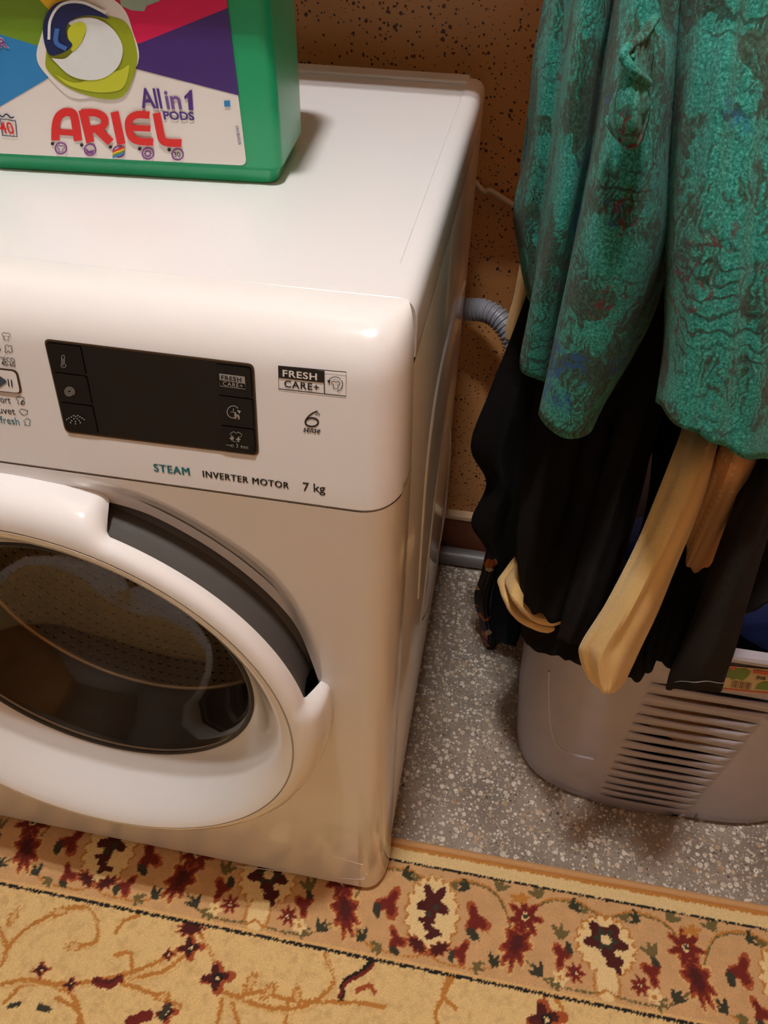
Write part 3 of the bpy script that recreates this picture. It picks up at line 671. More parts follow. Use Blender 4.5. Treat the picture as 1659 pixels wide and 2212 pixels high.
# ------------------------------------------------------------------ rug
def build_rug():
    ang = math.radians(0.35); RT = 0.0100
    xs = np.concatenate([np.linspace(X0 + 0.05, -0.64, 12)[:-1], np.arange(-0.64, 0.62, 0.00175), np.linspace(0.62, X1 - 0.02, 6)[1:]])
    ys = np.concatenate([np.linspace(-1.45, -0.30, 14)[:-1], np.arange(-0.30, 0.0735, 0.00175)])
    X, Y = np.meshgrid(xs, ys)
    # slight knot jitter
    jx = X + (rng.random(X.shape) - 0.5) * 0.0022; jy = Y + (rng.random(X.shape) - 0.5) * 0.0022
    col = np.zeros(X.shape + (3,))
    L = lambda r, g, b: np.array(lin(r, g, b)[:3])
    def nz(sc, seed):
        r = np.random.default_rng(seed); G = r.random((64, 64))
        u = (X * sc) % 63; v = (Y * sc) % 63; i = u.astype(int); j = v.astype(int); fu = u - i; fv = v - j
        return (G[j, i] * (1 - fu) + G[j, i + 1] * fu) * (1 - fv) + (G[j + 1, i] * (1 - fu) + G[j + 1, i + 1] * fu) * fv
    mott = nz(130, 1) * 0.5 + nz(290, 2) * 0.5
    field = L(246, 212, 146); field2 = L(224, 186, 126)
    col[:] = field + (field2 - field) * np.clip((mott - 0.45) * 2.2, 0, 1)[..., None]
    band = (jy > -0.0775)
    tan = L(222, 176, 122); col[band] = tan * (0.93 + 0.14 * nz(90, 3)[band])[..., None]
    RED, DRED, RUST, GREEN, OLIVE, CREAM, BLK, TAN2, GOLD = L(120, 32, 20), L(80, 18, 15), L(176, 84, 40), L(58, 58, 40), L(120, 104, 58), L(252, 222, 160), L(26, 22, 18), L(234, 192, 126), L(204, 136, 58)
    def paint(mask, c): col[mask] = c
    def ell(cx, cy, rx, ry, rot=0, lob=0, la=0.15, ph=0):
        c, s = math.cos(rot), math.sin(rot); dx, dy = jx - cx, jy - cy
        u = (dx * c + dy * s) / rx; v = (-dx * s + dy * c) / ry; a = np.arctan2(v, u)
        return np.hypot(u, v) < (1 + la * np.cos(lob * a + ph) if lob else 1)
    def stroke(pts, wd, c, n=40):
        P = catmull(np.array(pts, float), n); x0, y0 = P.min(0) - wd * 3; x1, y1 = P.max(0) + wd * 3
        sel = np.where((jx > x0) & (jx < x1) & (jy > y0) & (jy < y1))
        if len(sel[0]) == 0: return
        qx, qy = jx[sel], jy[sel]; d = np.full(qx.shape, 9.0)
        for a, b in zip(P[:-1], P[1:]):
            e = b - a; t = np.clip(((qx - a[0]) * e[0] + (qy - a[1]) * e[1]) / (e @ e + 1e-12), 0, 1)
            d = np.minimum(d, np.hypot(qx - a[0] - t * e[0], qy - a[1] - t * e[1]))
        m = d < wd / 2; col[sel[0][m], sel[1][m]] = c
    def leaf(cx, cy, s, rot, cols):    # feathered leaf
        for k, (sc, c) in enumerate(cols):
            paint(ell(cx, cy, s * sc, s * 0.52 * sc, rot, 9, 0.22, 0.5 * k), c)
    def tulip(cx, cy, s, rot, c1=RED, c2=RUST):
        paint(ell(cx, cy, s, s * 0.75, rot, 3, 0.42), c2); paint(ell(cx, cy, s * 0.75, s * 0.55, rot, 3, 0.42), c1)
        paint(ell(cx + s * 1.0 * math.cos(rot + 2.6), cy + s * 1.0 * math.sin(rot + 2.6), s * 0.55, s * 0.3, rot + 0.6), GREEN)
    def star(cx, cy, s, ph=0):
        paint(ell(cx, cy, s, s, 0, 7, 0.36, ph), RUST); paint(ell(cx, cy, s * 0.84, s * 0.84, 0, 7, 0.36, ph), RED); paint(ell(cx, cy, s * 0.26, s * 0.26), CREAM); paint(ell(cx, cy, s * 0.16, s * 0.16), GREEN)
    def sprig(cx, cy, s, rot, c=OLIVE):
        for d in (-0.6, 0.1, 0.8):
            paint(ell(cx + s * 0.8 * math.cos(rot + d), cy + s * 0.8 * math.sin(rot + d), s, s * 0.32, rot + d), c)
    for k in range(-3, 4):
        A, D = 0.071 + 0.454 * k, 0.298 + 0.454 * k
        for cx, typ in ((A, 0), (D, 1)):
            # vines around medallion
            stroke([(cx - 0.113, -0.03), (cx - 0.085, 0.028), (cx - 0.04, 0.040), (cx, 0.028), (cx + 0.04, 0.040), (cx + 0.085, 0.028), (cx + 0.113, -0.03)], 0.0032, GOLD, 60)
            stroke([(cx - 0.113, -0.03), (cx - 0.085, 0.026), (cx - 0.04, 0.037), (cx, 0.026), (cx + 0.04, 0.037), (cx + 0.085, 0.026), (cx + 0.113, -0.03)], 0.0022, OLIVE, 60)
            stroke([(cx - 0.10, -0.045), (cx - 0.07, -0.064), (cx - 0.02, -0.066), (cx, -0.058), (cx + 0.02, -0.066), (cx + 0.07, -0.064), (cx + 0.10, -0.045)], 0.0026, OLIVE if typ else GOLD, 60)
            for sx in (-1, 1):
                sprig(cx + sx * 0.045, 0.031, 0.0085, math.pi / 2 + sx * 1.2, GREEN); sprig(cx + sx * 0.085, 0.036, 0.010, math.pi / 2 - sx * 0.5, OLIVE)
                sprig(cx + sx * 0.028, 0.026, 0.006, math.pi / 2 + sx * 0.3, OLIVE)
                sprig(cx + sx * 0.060, -0.060, 0.008, -math.pi / 2 + sx * 1.0, OLIVE); sprig(cx + sx * 0.083, -0.058, 0.009, math.pi / 2 - sx * 0.6, GREEN)
            if typ == 0:
                paint(ell(cx, -0.010, 0.036, 0.048, 0, 18, 0.06), GOLD); paint(ell(cx, -0.010, 0.033, 0.045, 0, 18, 0.09), CREAM)
                paint(ell(cx, 0.003, 0.017, 0.020, 0, 5, 0.35, 1.6), DRED); paint(ell(cx - 0.006, -0.020, 0.008, 0.009, 0, 4, 0.4), DRED); paint(ell(cx + 0.003, -0.033, 0.009, 0.008, 0, 3, 0.4), DRED)
                paint(ell(cx + 0.004, -0.002, 0.004, 0.005), GREEN); paint(ell(cx - 0.004, -0.012, 0.004, 0.004), GREEN)
                for sx in (-1, 1):
                    leaf(cx + sx * 0.014, -0.051, 0.015, sx * 0.5, ((1, RUST), (0.82, DRED)))
                    tulip(cx + sx * 0.058, -0.008, 0.018, math.pi / 2 + sx * 0.4, RED, RUST); tulip(cx + sx * 0.042, -0.050, 0.013, math.pi / 2 - sx * 0.5, RED)
            else:
                paint(ell(cx, -0.008, 0.039, 0.036, 0, 18, 0.05), GOLD); paint(ell(cx, -0.008, 0.036, 0.033, 0, 18, 0.08), CREAM)
                paint(ell(cx, -0.050, 0.013, 0.024), CREAM); paint(ell(cx, -0.001, 0.024, 0.019, 0, 5, 0.25, 1.2), DRED); paint(ell(cx, -0.001, 0.013, 0.012, 0, 6, 0.3), GREEN)
                paint(ell(cx, -0.001, 0.007, 0.006), CREAM); paint(ell(cx + 0.011, -0.026, 0.009, 0.012, 0.4, 4, 0.3), DRED)
                stroke([(cx - 0.016, -0.045), (cx - 0.014, -0.066), (cx, -0.060), (cx + 0.014, -0.066), (cx + 0.016, -0.045)], 0.003, GOLD)
                for sx in (-1, 1):
                    tulip(cx + sx * 0.057, -0.030, 0.014, -math.pi / 2 + sx * 0.2, RED, RUST); sprig(cx + sx * 0.060, -0.010, 0.010, math.pi / 2 + sx * 0.3, OLIVE)
                    star(cx + sx * 0.040, -0.047, 0.010); paint(ell(cx + sx * 0.058, -0.056, 0.008, 0.008, 0, 5, 0.3), CREAM); paint(ell(cx + sx * 0.058, -0.056, 0.003, 0.003), GOLD)
        for cx, sx in ((A + 0.1125, -1), (A - 0.1145, 1)):
            leaf(cx, -0.026, 0.034, math.pi / 2 + sx * 0.35, ((1.06, TAN2), (0.92, RUST), (0.74, RED), (0.4, DRED)))
            star(cx + sx * -0.010, 0.008, 0.019, 0.4)
            paint(ell(cx - sx * 0.002, 0.030, 0.012, 0.006, 0.2, 5, 0.3), GOLD)
    # field: scrolling arabesques
    fp = lambda x, y: tuple(at(x, y, 2, RT)[:2])
    fs = [[(10, 2050), (60, 2000), (140, 1960), (190, 1955)], [(190, 1955), (212, 1990), (205, 2030), (165, 2040)], [(5, 2120), (60, 2110), (130, 2120), (230, 2110), (330, 2080), (390, 2045)],
          [(270, 2110), (350, 2095), (400, 2060)], [(435, 2020), (460, 2070), (470, 2130), (500, 2150), (560, 2140)], [(480, 2140), (580, 2175), (660, 2170), (720, 2120), (700, 2060)],
          [(560, 2140), (640, 2160), (760, 2165), (830, 2175)], [(10, 2160), (60, 2120), (150, 2140), (180, 2212)], [(120, 2150), (170, 2180), (160, 2230)], [(240, 2110), (320, 2140), (390, 2170)],
          [(0, 2000), (15, 2040), (5, 2080)], [(970, 2110), (955, 2150), (985, 2180)], [(1200, 2160), (1215, 2190), (1190, 2230)], [(980, 2110), (940, 2190), (960, 2240)], [(250, 2060), (280, 2055), (285, 2090)],
          [(480, 2150), (470, 2200), (450, 2240)], [(500, 2160), (520, 2230)], [(620, 2160), (615, 2215)], [(250, 2010), (270, 1985), (300, 1975)]]
    for s_ in fs: stroke([fp(*q) for q in s_], 0.0050, GOLD)
    for s_ in fs[:6]:
        P = [fp(*q) for q in s_]; stroke([(x + 0.004, y - 0.004) for x, y in P], 0.0022, TAN2)
    for (x, y, s, r) in ((130, 1965, 10, .4), (160, 2040, 9, .2), (540, 2120, 10, 1.2), (580, 2140, 10, 1.0), (640, 2150, 9, 2.0), (350, 2150, 8, .3), (30, 1975, 9, 1.5)):
        c = fp(x, y); leaf(c[0], c[1], s * 0.0012, r, ((1, GOLD), (0.6, TAN2)))
    for (x, y, s) in ((412, 2045, .014), (470, 2110, .017), (155, 2122, .008), (365, 2060, .007), (360, 2185, .011), (1180, 2205, .02), (90, 2090, .009)):
        c = fp(x, y); paint(ell(c[0], c[1], s, s * 0.85, .3, 4, 0.35), RUST); paint(ell(c[0] - s * .2, c[1], s * .75, s * 0.65, .3, 4, 0.35), DRED); paint(ell(c[0], c[1], s * .35, s * .35), BLK); paint(ell(c[0], c[1], s * .16, s * .16), CREAM)
    c = fp(412, 2003); leaf(c[0], c[1], 0.017, 0.2, ((1, RUST), (.8, DRED))); c = fp(400, 2030)
    for pts, wd, cc in (([(735, 2155), (745, 2120), (780, 2100), (802, 2076)], .0075, BLK), ([(733, 2150), (748, 2122), (782, 2104), (806, 2084)], .004, RED), ([(770, 2140), (795, 2128), (808, 2142)], .006, RUST), ([(206, 2115), (235, 2122), (258, 2110)], .010, RED), ([(208, 2112), (232, 2118), (256, 2107)], .004, DRED), ([(280, 2205), (300, 2195), (320, 2190)], .012, RED), ([(20, 2168), (40, 2162)], .006, GREEN), ([(86, 2170), (105, 2175)], .007, GREEN), ([(345, 2195), (365, 2170)], .006, GREEN)):
        stroke([fp(*q) for q in pts], wd, cc)
    # border lines
    paint((jy < -0.0755) & (jy > -0.0795), BLK); paint((jy > -0.0755) & (jy < -0.0715), TAN2 * 1.05)
    paint((jy > 0.0475) & (jy < 0.0505), BLK); paint((jy > 0.0505), CREAM * 0.92)
    paint((jy > 0.0655), GOLD)
    # pile shading: real relief of the tufts
    Z = RT + (rng.random(X.shape) - 0.5) * 0.0011 - 0.0012 * (nz(300, 9) - 0.5)
    Z[(Y > 0.0715)] = 0.006
    ca, sa = math.cos(ang), math.sin(ang); XX = X * ca - Y * sa; YY = X * sa + Y * ca
    nr, nc = X.shape
    m = bpy.data.meshes.new('pile')
    V = np.stack([XX, YY, Z], -1).reshape(-1, 3)
    idx = np.arange(nr * nc).reshape(nr, nc)
    Fq = np.stack([idx[:-1, :-1], idx[:-1, 1:], idx[1:, 1:], idx[1:, :-1]], -1).reshape(-1, 4)
    m.vertices.add(len(V)); m.vertices.foreach_set('co', V.ravel())
    m.loops.add(Fq.size); m.loops.foreach_set('vertex_index', Fq.ravel())
    m.polygons.add(len(Fq)); m.polygons.foreach_set('loop_start', np.arange(0, Fq.size, 4)); m.polygons.foreach_set('loop_total', np.full(len(Fq), 4))
    m.update(calc_edges=True)
    at_ = m.color_attributes.new('pattern', 'FLOAT_COLOR', 'POINT')
    rgba = np.concatenate([np.clip(col, 0, 1).reshape(-1, 3), np.ones((len(V), 1))], 1); at_.data.foreach_set('color', rgba.ravel().astype(np.float32))
    mat, t, b = nt('woven_rug_pile'); ac = N(t, 'ShaderNodeVertexColor'); ac.layer_name = 'pattern'
    co = obj_coord(t); n1 = N(t, 'ShaderNodeTexNoise'); n1.inputs['Scale'].default_value = 900; t.links.new(co, n1.inputs['Vector'])
    rr = ramp(t, [(0.3, (0.78, 0.78, 0.78, 1)), (0.7, (1.15, 1.15, 1.15, 1))]); t.links.new(n1.outputs['Fac'], rr.inputs[0])
    t.links.new(mixc(t, 1.0, ac.outputs[0], rr.outputs[0], 'MULTIPLY'), b.inputs['Base Color']); b.inputs['Roughness'].default_value = 0.9
    b.inputs['Sheen Weight'].default_value = 0.25
    m.materials.append(mat)
    rug = thing('rug', 'cream patterned rug with a tan floral border under the washing machine front', 'rug', (0, -0.6, 0))
    link(bpy.data.objects.new('pile', m), rug)
    # rolled overlocked edge
    M['binding'] = pm('rug_binding_yarn', lin(214, 164, 108), 0.8, var=0.12, scale=500, bump=0.4, sheen=0.3)
    Pb = [(x * ca - 0.0765 * sa, x * sa + 0.0765 * ca, 0.0058) for x in np.linspace(X0 + 0.05, X1 - 0.02, 900)]
    tube('edge_binding', Pb, 0.0056, M['binding'], rug, n=10, ridge=lambda k: 1.0 if k % 2 else 0.93)
build_rug()

# ------------------------------------------------------------------ laundry basket
def basket_mat():
    m, t, b = nt('lilac_grey_plastic'); co = obj_coord(t)
    n1 = N(t, 'ShaderNodeTexNoise'); n1.inputs['Scale'].default_value = 22; n1.inputs['Detail'].default_value = 6; t.links.new(co, n1.inputs['Vector'])
    t.links.new(mixc(t, n1.outputs['Fac'], lin(170, 166, 178), lin(190, 186, 196)), b.inputs['Base Color'])
    b.inputs['Roughness'].default_value = 0.38; b.inputs['Transmission Weight'].default_value = 0.0
    b.inputs['Subsurface Weight'].default_value = 0.25; b.inputs['Subsurface Radius'].default_value = (0.01, 0.008, 0.008); b.inputs['Subsurface Scale'].default_value = 0.3
    return m
M['basket'] = basket_mat(); M['basket_rim'] = pm('blue_basket_rim', lin(40, 66, 150), 0.4); M['cloth_blue'] = pm('blue_cloth', lin(58, 96, 206), 0.85, bump=0.2, scale=300)
BKX0, BKX1, BKY0, BKY1, BKH = 0.166, 0.585, 0.188, 0.50, 0.440
bk = thing('laundry_basket', 'lilac-grey plastic laundry basket with slotted front below the hanging clothes', 'basket', ((BKX0 + BKX1) / 2, (BKY0 + BKY1) / 2, 0))
def bloop(t, n=160):
    """superellipse outline at relative height t (0 bottom .. 1 top)"""
    fl = 0.026 * t; cx, cy = (BKX0 + BKX1) / 2, (BKY0 + BKY1) / 2; ax, ay = (BKX1 - BKX0) / 2 + fl, (BKY1 - BKY0) / 2 + fl
    e = 2 / 3.7; P = []
    for k in range(n):
        a = 2 * math.pi * k / n - math.pi; c, s = math.cos(a), math.sin(a)
        P.append((cx + ax * math.copysign(abs(c) ** e, c), cy + ay * math.copysign(abs(s) ** e, s)))
    return np.array(P)
NB = 240
slits = []
Ls = [(1000,355),(975,408),(955,460),(930,508),(905,553),(885,598),(862,640),(845,683),(820,722),(800,762),(785,800),(765,838),(750,872),(740,903),(728,935),(700,962)]
Rs = [(1860,420),(1760,470),(1640,528),(1592,575),(1532,622),(1490,665),(1450,708),(1400,748),(1392,785),(1372,823),(1352,858),(1312,892),(1272,925),(1250,955),(1215,985),(1100,1002)]
fpn = np.array([0, -1, -0.0675]); fp0 = (0, BKY0 + 0.002, 0)
for (lx, ly), (rx, ry) in zip(Ls, Rs):
    A = atp(1000 + lx * .397, 1350 + ly * .397, fp0, fpn); B = atp(1000 + rx * .397, 1350 + ry * .397, fp0, fpn)
    slits.append((A[0], B[0], (A[2] + B[2]) / 2))
slits = sorted(slits, key=lambda s: s[2])
Vb = []; Fb = []; rowinfo = []
zrows = [(0.0, 0.030, None), (0.001, 0.012, None), (0.006, 0.003, None), (0.014, 0.0, None), (0.03, 0, None)]
for k, (xa, xb, zc) in enumerate(slits):
    zrows.append((zc, 0, (k, 0))); zrows.append((zc, 0, (k, 1)))
ztop = slits[-1][2]
for z in (ztop + 0.012, ztop + 0.03, ztop + 0.05, BKH - 0.012): zrows.append((z, 0, None))
rows_idx = []
for z, ins, inf in zrows:
    P = bloop(min(1, z / BKH), NB)
    cx, cy = (BKX0 + BKX1) / 2, (BKY0 + BKY1) / 2
    r_ = []
    for j, (x, y) in enumerate(P):
        zz = z; xx = cx + (x - cx) * (1 - ins / 0.2); yy = cy + (y - cy) * (1 - ins / 0.15)
        if inf is not None:
            xa, xb, zc = slits[inf[0]]
            u = (x - xa) / (xb - xa)
            hw = 0.0050 * math.sin(math.pi * u) ** 0.55 if (0 < u < 1 and y < 0.3) else 0.0
            zz = z + (hw if inf[1] else -hw)
        Vb.append((xx, yy, zz)); r_.append(len(Vb) - 1)
    rows_idx.append((r_, inf))
for i in range(len(rows_idx) - 1):
    (ra, ia), (rb, ib) = rows_idx[i], rows_idx[i + 1]
    is_slit = ia is not None and ib is not None and ia[0] == ib[0]
    for j in range(NB):
        j2 = (j + 1) % NB
        if is_slit: continue
        Fb.append((ra[j], ra[j2], rb[j2], rb[j]))
Fb.append(tuple(rows_idx[0][0])[::-1])
ob = mesh('body', Vb, Fb, M['basket'], bk)
md = ob.modifiers.new('wall', 'SOLIDIFY'); md.thickness = 0.0022; md.offset = -1
# rim lip and raised panel moulding on the left of the front
P = bloop(1.0, NB); V = []
cxy = np.array([(BKX0 + BKX1) / 2, (BKY0 + BKY1) / 2])
for off, z in ((0.0, BKH - 0.013), (0.010, BKH - 0.011), (0.012, BKH - 0.004), (0.010, BKH), (0.0, BKH + 0.001), (-0.003, BKH - 0.006)):
    for q in P:
        d = (q - cxy); d /= np.linalg.norm(d); V.append((q[0] + d[0] * off, q[1] + d[1] * off, z))
mesh('rim', V, grid_faces(6, NB, closed_c=True), M['basket'], bk)
mp = [atp(x, y, (0, BKY0 + 0.0005, 0), fpn) for x, y in ((1186, 1450), (1186, 1520), (1192, 1580), (1206, 1612), (1240, 1630), (1282, 1640))]
tube('moulding', mp, 0.0016, M['basket'], bk, n=8, samples=40)
# sticker on the front below the rim
LP = Plane((0, BKY0 - 0.0005, 0), (1, 0, 0), np.array([0, -0.0675, 1]) / math.hypot(1, .0675), np.array([0, -1, -0.0675]) / math.hypot(1, .0675), 0.0020)
pcol('st_cream', 196, 176, 130); pcol('st_green', 96, 128, 40); pcol('st_red', 196, 74, 58); pcol('st_blue', 60, 100, 150); pcol('st_brown', 120, 72, 40)
stk = art('sticker', LP, [('p', [(1540, 1432), (1700, 1446), (1700, 1498), (1538, 1480)])], M['st_cream'], bk, 0.0042)
art('sticker_edge', LP, [('s', [(1538, 1481), (1700, 1497)], 3)], M['st_red'], stk, 0.0047)
art('sticker_foliage', LP, [('p', [(1566, 1448), (1578, 1436), (1592, 1440), (1612, 1440), (1622, 1446), (1614, 1458), (1602, 1466), (1592, 1462), (1580, 1464)])], M['st_green'], stk, 0.0047)
art('sticker_foliage', LP, [('p', [(1635, 1474), (1650, 1468), (1690, 1474), (1690, 1490), (1630, 1484)])], M['st_green'], stk, 0.0047)
art('sticker_bird', LP, [('p', [(1562, 1450), (1576, 1458), (1564, 1460)])], M['st_blue'], stk, 0.0049)
art('sticker_fruit', LP, [('p', circ(1583, 1438, 5, n=10)), ('p', [(1626, 1442), (1659, 1446), (1690, 1450), (1690, 1458), (1626, 1449)])], M['st_red'], stk, 0.0049)
text('lettering', 'ina', LP, (1632, 1462), (1652, 1464), 8, M['print_black'], stk, 0.02, 1, 0.0049)
art('barcode', LP, [('s', [(1582 + 4.5 * k, 1466 + 0.5 * k), (1578 + 4.5 * k, 1480 + 0.5 * k)], 1.5 + (k % 3)) for k in range(10)], M['st_brown'], stk, 0.0047)

# ------------------------------------------------------------------ cloth helper
def noise2(a, b, seed):
    r = np.random.default_rng(seed); out = 0
    for k in range(4):
        f1, f2, ph = r.uniform(2, 9), r.uniform(2, 9), r.uniform(0, 6.3)
        out = out + np.sin(a * f1 * 2 + b * f2 + ph) / 4
    return out
CLOTH_DY = -0.045
def hang(px, py, axis, d): return at(px, py, axis, d + CLOTH_DY)
HOOK = np.array([0.22, 0.255, 1.62])
GRID = {}
def sheet(name, rows, mat, parent=None, nr=60, nc=70, thick=0.003, wrinkle=0.0025, seed=1, up=None, world=False):
    """rows: top->bottom lists of (px,py,y) nodes of a hanging cloth; up: list of (z, gather) rows added above"""
    P = np.array([[hang(x, y, 1, d) for x, y, d in r] for r in rows]) if not world else np.array(rows, float)
    if up:
        ext = []
        dz = np.maximum(P[0, :, 2] - P[1, :, 2], 0.03); sl = (P[0, :, :2] - P[1, :, :2]) / dz[:, None]
        base = P[0].copy(); base[:, :2] += np.clip(sl * 0.10, -0.03, 0.03); base[:, 2] += 0.10
        for z, g in up:
            q = base.copy(); q[:, :2] = q[:, :2] * (1 - g) + HOOK[:2] * g; q[:, 2] = z; ext.append(q)
        P = np.concatenate([np.array(ext), [base], P])
    G = catmull(P, nr); G = np.swapaxes(catmull(np.swapaxes(G, 0, 1), nc), 0, 1)
    u, v = np.meshgrid(np.linspace(0, 1, nc), np.linspace(0, 1, nr))
    dn = noise2(u * 2.2, v * 1.4, seed) * wrinkle
    G[..., 1] += dn; G[..., 0] += 0.5 * noise2(u * 2.0, v * 1.7, seed + 50) * wrinkle
    GRID[name] = G
    o = mesh(name, G.reshape(-1, 3), grid_faces(nr, nc), mat, parent)
    md = o.modifiers.new('cloth', 'SOLIDIFY'); md.thickness = thick; md.offset = 0
    return o
def cloth_black(name, r, g, b, sc=700):
    return pm(name, lin(r, g, b), 0.9, var=0.25, scale=sc, bump=0.25, sheen=0.0, spec=0.15)
M['black_a'] = cloth_black('black_cotton', 13, 12, 11); M['black_b'] = cloth_black('brown_black_wool', 17, 14, 12); M['black_c'] = cloth_black('charcoal_fabric', 30, 27, 23)
M['navy'] = cloth_black('navy_knit', 22, 32, 44)
def weave(name, c1, c2, sc):
    m, t, b = nt(name); co = obj_coord(t, (sc, sc, sc))
    n1 = N(t, 'ShaderNodeTexNoise'); n1.inputs['Scale'].default_value = 1.0; n1.inputs['Detail'].default_value = 4; t.links.new(co, n1.inputs['Vector'])
    w1 = N(t, 'ShaderNodeTexWave'); w1.inputs['Scale'].default_value = 0.55; w1.inputs['Distortion'].default_value = 6; w1.inputs['Detail'].default_value = 2; t.links.new(co, w1.inputs['Vector'])
    f = N(t, 'ShaderNodeMath', operation='MULTIPLY_ADD'); f.inputs[1].default_value = 0.5; t.links.new(n1.outputs['Fac'], f.inputs[0]); 
    h = N(t, 'ShaderNodeMath', operation='MULTIPLY'); h.inputs[1].default_value = 0.5; t.links.new(w1.outputs['Fac'], h.inputs[0]); t.links.new(h.outputs[0], f.inputs[2])
    t.links.new(mixc(t, f.outputs[0], c1, c2), b.inputs['Base Color']); b.inputs['Roughness'].default_value = 0.6; b.inputs['Sheen Weight'].default_value = 0.3
    bp = N(t, 'ShaderNodeBump'); bp.inputs['Strength'].default_value = 0.35; bp.inputs['Distance'].default_value = 0.001; t.links.new(f.outputs[0], bp.inputs['Height']); t.links.new(bp.outputs[0], b.inputs['Normal'])
    return m
M['cream'] = weave('golden_cream_weave', lin(222, 168, 86), lin(255, 232, 164), 900)
M['cream2'] = weave('cream_weave', lin(224, 172, 98), lin(252, 212, 140), 900)
def dotted():
    m, t, b = nt('tan_dotted_fabric'); co = obj_coord(t); v = N(t, 'ShaderNodeTexVoronoi'); v.inputs['Scale'].default_value = 130; v.inputs['Randomness'].default_value = 0.15; t.links.new(co, v.inputs['Vector'])
    r = ramp(t, [(0.22, lin(244, 196, 142)), (0.30, lin(226, 170, 112))]); t.links.new(v.outputs['Distance'], r.inputs[0]); t.links.new(r.outputs[0], b.inputs['Base Color']); b.inputs['Roughness'].default_value = 0.8
    return m
M['tan_dot'] = dotted()
def floral():
    m, t, b = nt('teal_floral_fleece'); co = obj_coord(t)
    def noise(sc, det=4, src=None, rough=0.55):
        n = N(t, 'ShaderNodeTexNoise'); n.inputs['Scale'].default_value = sc; n.inputs['Detail'].default_value = det; n.inputs['Roughness'].default_value = rough
        t.links.new(src or co, n.inputs['Vector']); return n
    wn = noise(28, 3); ad = N(t, 'ShaderNodeVectorMath', operation='MULTIPLY_ADD'); ad.inputs[1].default_value = (0.035,) * 3
    t.links.new(wn.outputs['Color'], ad.inputs[0]); t.links.new(co, ad.inputs[2])
    # leaves: distorted voronoi cells, some dark
    v = N(t, 'ShaderNodeTexVoronoi'); v.inputs['Scale'].default_value = 30; t.links.new(ad.outputs[0], v.inputs['Vector'])
    sep = N(t, 'ShaderNodeSeparateColor'); t.links.new(v.outputs['Color'], sep.inputs[0])
    fib = noise(560, 5, None, 0.75); fr = ramp(t, [(0.30, lin(10, 66, 58)), (0.50, lin(38, 130, 116)), (0.70, lin(100, 186, 168))]); t.links.new(fib.outputs['Fac'], fr.inputs[0])
    dr = ramp(t, [(0.30, lin(20, 26, 16)), (0.52, lin(52, 62, 44)), (0.76, lin(58, 112, 92))]); f2 = noise(420, 4); t.links.new(f2.outputs['Fac'], dr.inputs[0])
    big = noise(22, 6, ad.outputs[0], 0.62); edge = N(t, 'ShaderNodeMath', operation='MULTIPLY_ADD'); edge.inputs[1].default_value = 0.30
    t.links.new(sep.outputs[0], edge.inputs[0]); t.links.new(big.outputs['Fac'], edge.inputs[2])
    fern = N(t, 'ShaderNodeTexWave'); fern.inputs['Scale'].default_value = 70; fern.inputs['Distortion'].default_value = 14; fern.inputs['Detail'].default_value = 4; fern.inputs['Detail Scale'].default_value = 0.8; t.links.new(ad.outputs[0], fern.inputs['Vector'])
    e3 = N(t, 'ShaderNodeMath', operation='MULTIPLY_ADD'); e3.inputs[1].default_value = 0.13; t.links.new(fern.outputs['Fac'], e3.inputs[0]); t.links.new(edge.outputs[0], e3.inputs[2])
    e2 = N(t, 'ShaderNodeMath', operation='MULTIPLY_ADD'); e2.inputs[1].default_value = 0.20; t.links.new(f2.outputs['Fac'], e2.inputs[0]); t.links.new(e3.outputs[0], e2.inputs[2])
    mask = ramp(t, [(0.79, (0, 0, 0, 1)), (0.88, (0.9, 0.9, 0.9, 1))]); t.links.new(e2.outputs[0], mask.inputs[0])
    col = mixc(t, mask.outputs[0], fr.outputs[0], dr.outputs[0])
    # veins: petal-like wave rings
    wv = N(t, 'ShaderNodeTexWave', wave_type='RINGS'); wv.inputs['Scale'].default_value = 34; wv.inputs['Distortion'].default_value = 9; wv.inputs['Detail'].default_value = 3; wv.inputs['Detail Scale'].default_value = 1.6; t.links.new(co, wv.inputs['Vector'])
    vm = ramp(t, [(0.80, (0, 0, 0, 1)), (0.92, (0.75, 0.75, 0.75, 1))]); t.links.new(wv.outputs['Fac'], vm.inputs[0])
    vn = noise(18, 2); vk = ramp(t, [(0.5, (0, 0, 0, 1)), (0.6, (1, 1, 1, 1))]); t.links.new(vn.outputs['Fac'], vk.inputs[0])
    mv = N(t, 'ShaderNodeMath', operation='MULTIPLY'); t.links.new(vm.outputs[0], mv.inputs[0]); t.links.new(vk.outputs[0], mv.inputs[1])
    col = mixc(t, mv.outputs[0], col, lin(34, 44, 30))
    # red and blue petal touches
    rn = noise(15, 2); rk = ramp(t, [(0.60, (0, 0, 0, 1)), (0.66, (1, 1, 1, 1))]); t.links.new(rn.outputs['Fac'], rk.inputs[0])
    rp = noise(150, 3, ad.outputs[0]); rpk = ramp(t, [(0.55, (0, 0, 0, 1)), (0.60, (0.85, 0.85, 0.85, 1))]); t.links.new(rp.outputs['Fac'], rpk.inputs[0])
    mr = N(t, 'ShaderNodeMath', operation='MULTIPLY'); t.links.new(rk.outputs[0], mr.inputs[0]); t.links.new(rpk.outputs[0], mr.inputs[1]); col = mixc(t, mr.outputs[0], col, lin(96, 34, 38))
    mp_ = N(t, 'ShaderNodeMapping'); mp_.inputs['Location'].default_value = (3.1, 1.7, 5.3); t.links.new(co, mp_.inputs[0])
    bn = noise(16, 2, mp_.outputs[0]); bk_ = ramp(t, [(0.58, (0, 0, 0, 1)), (0.64, (0.9, 0.9, 0.9, 1))]); t.links.new(bn.outputs['Fac'], bk_.inputs[0])
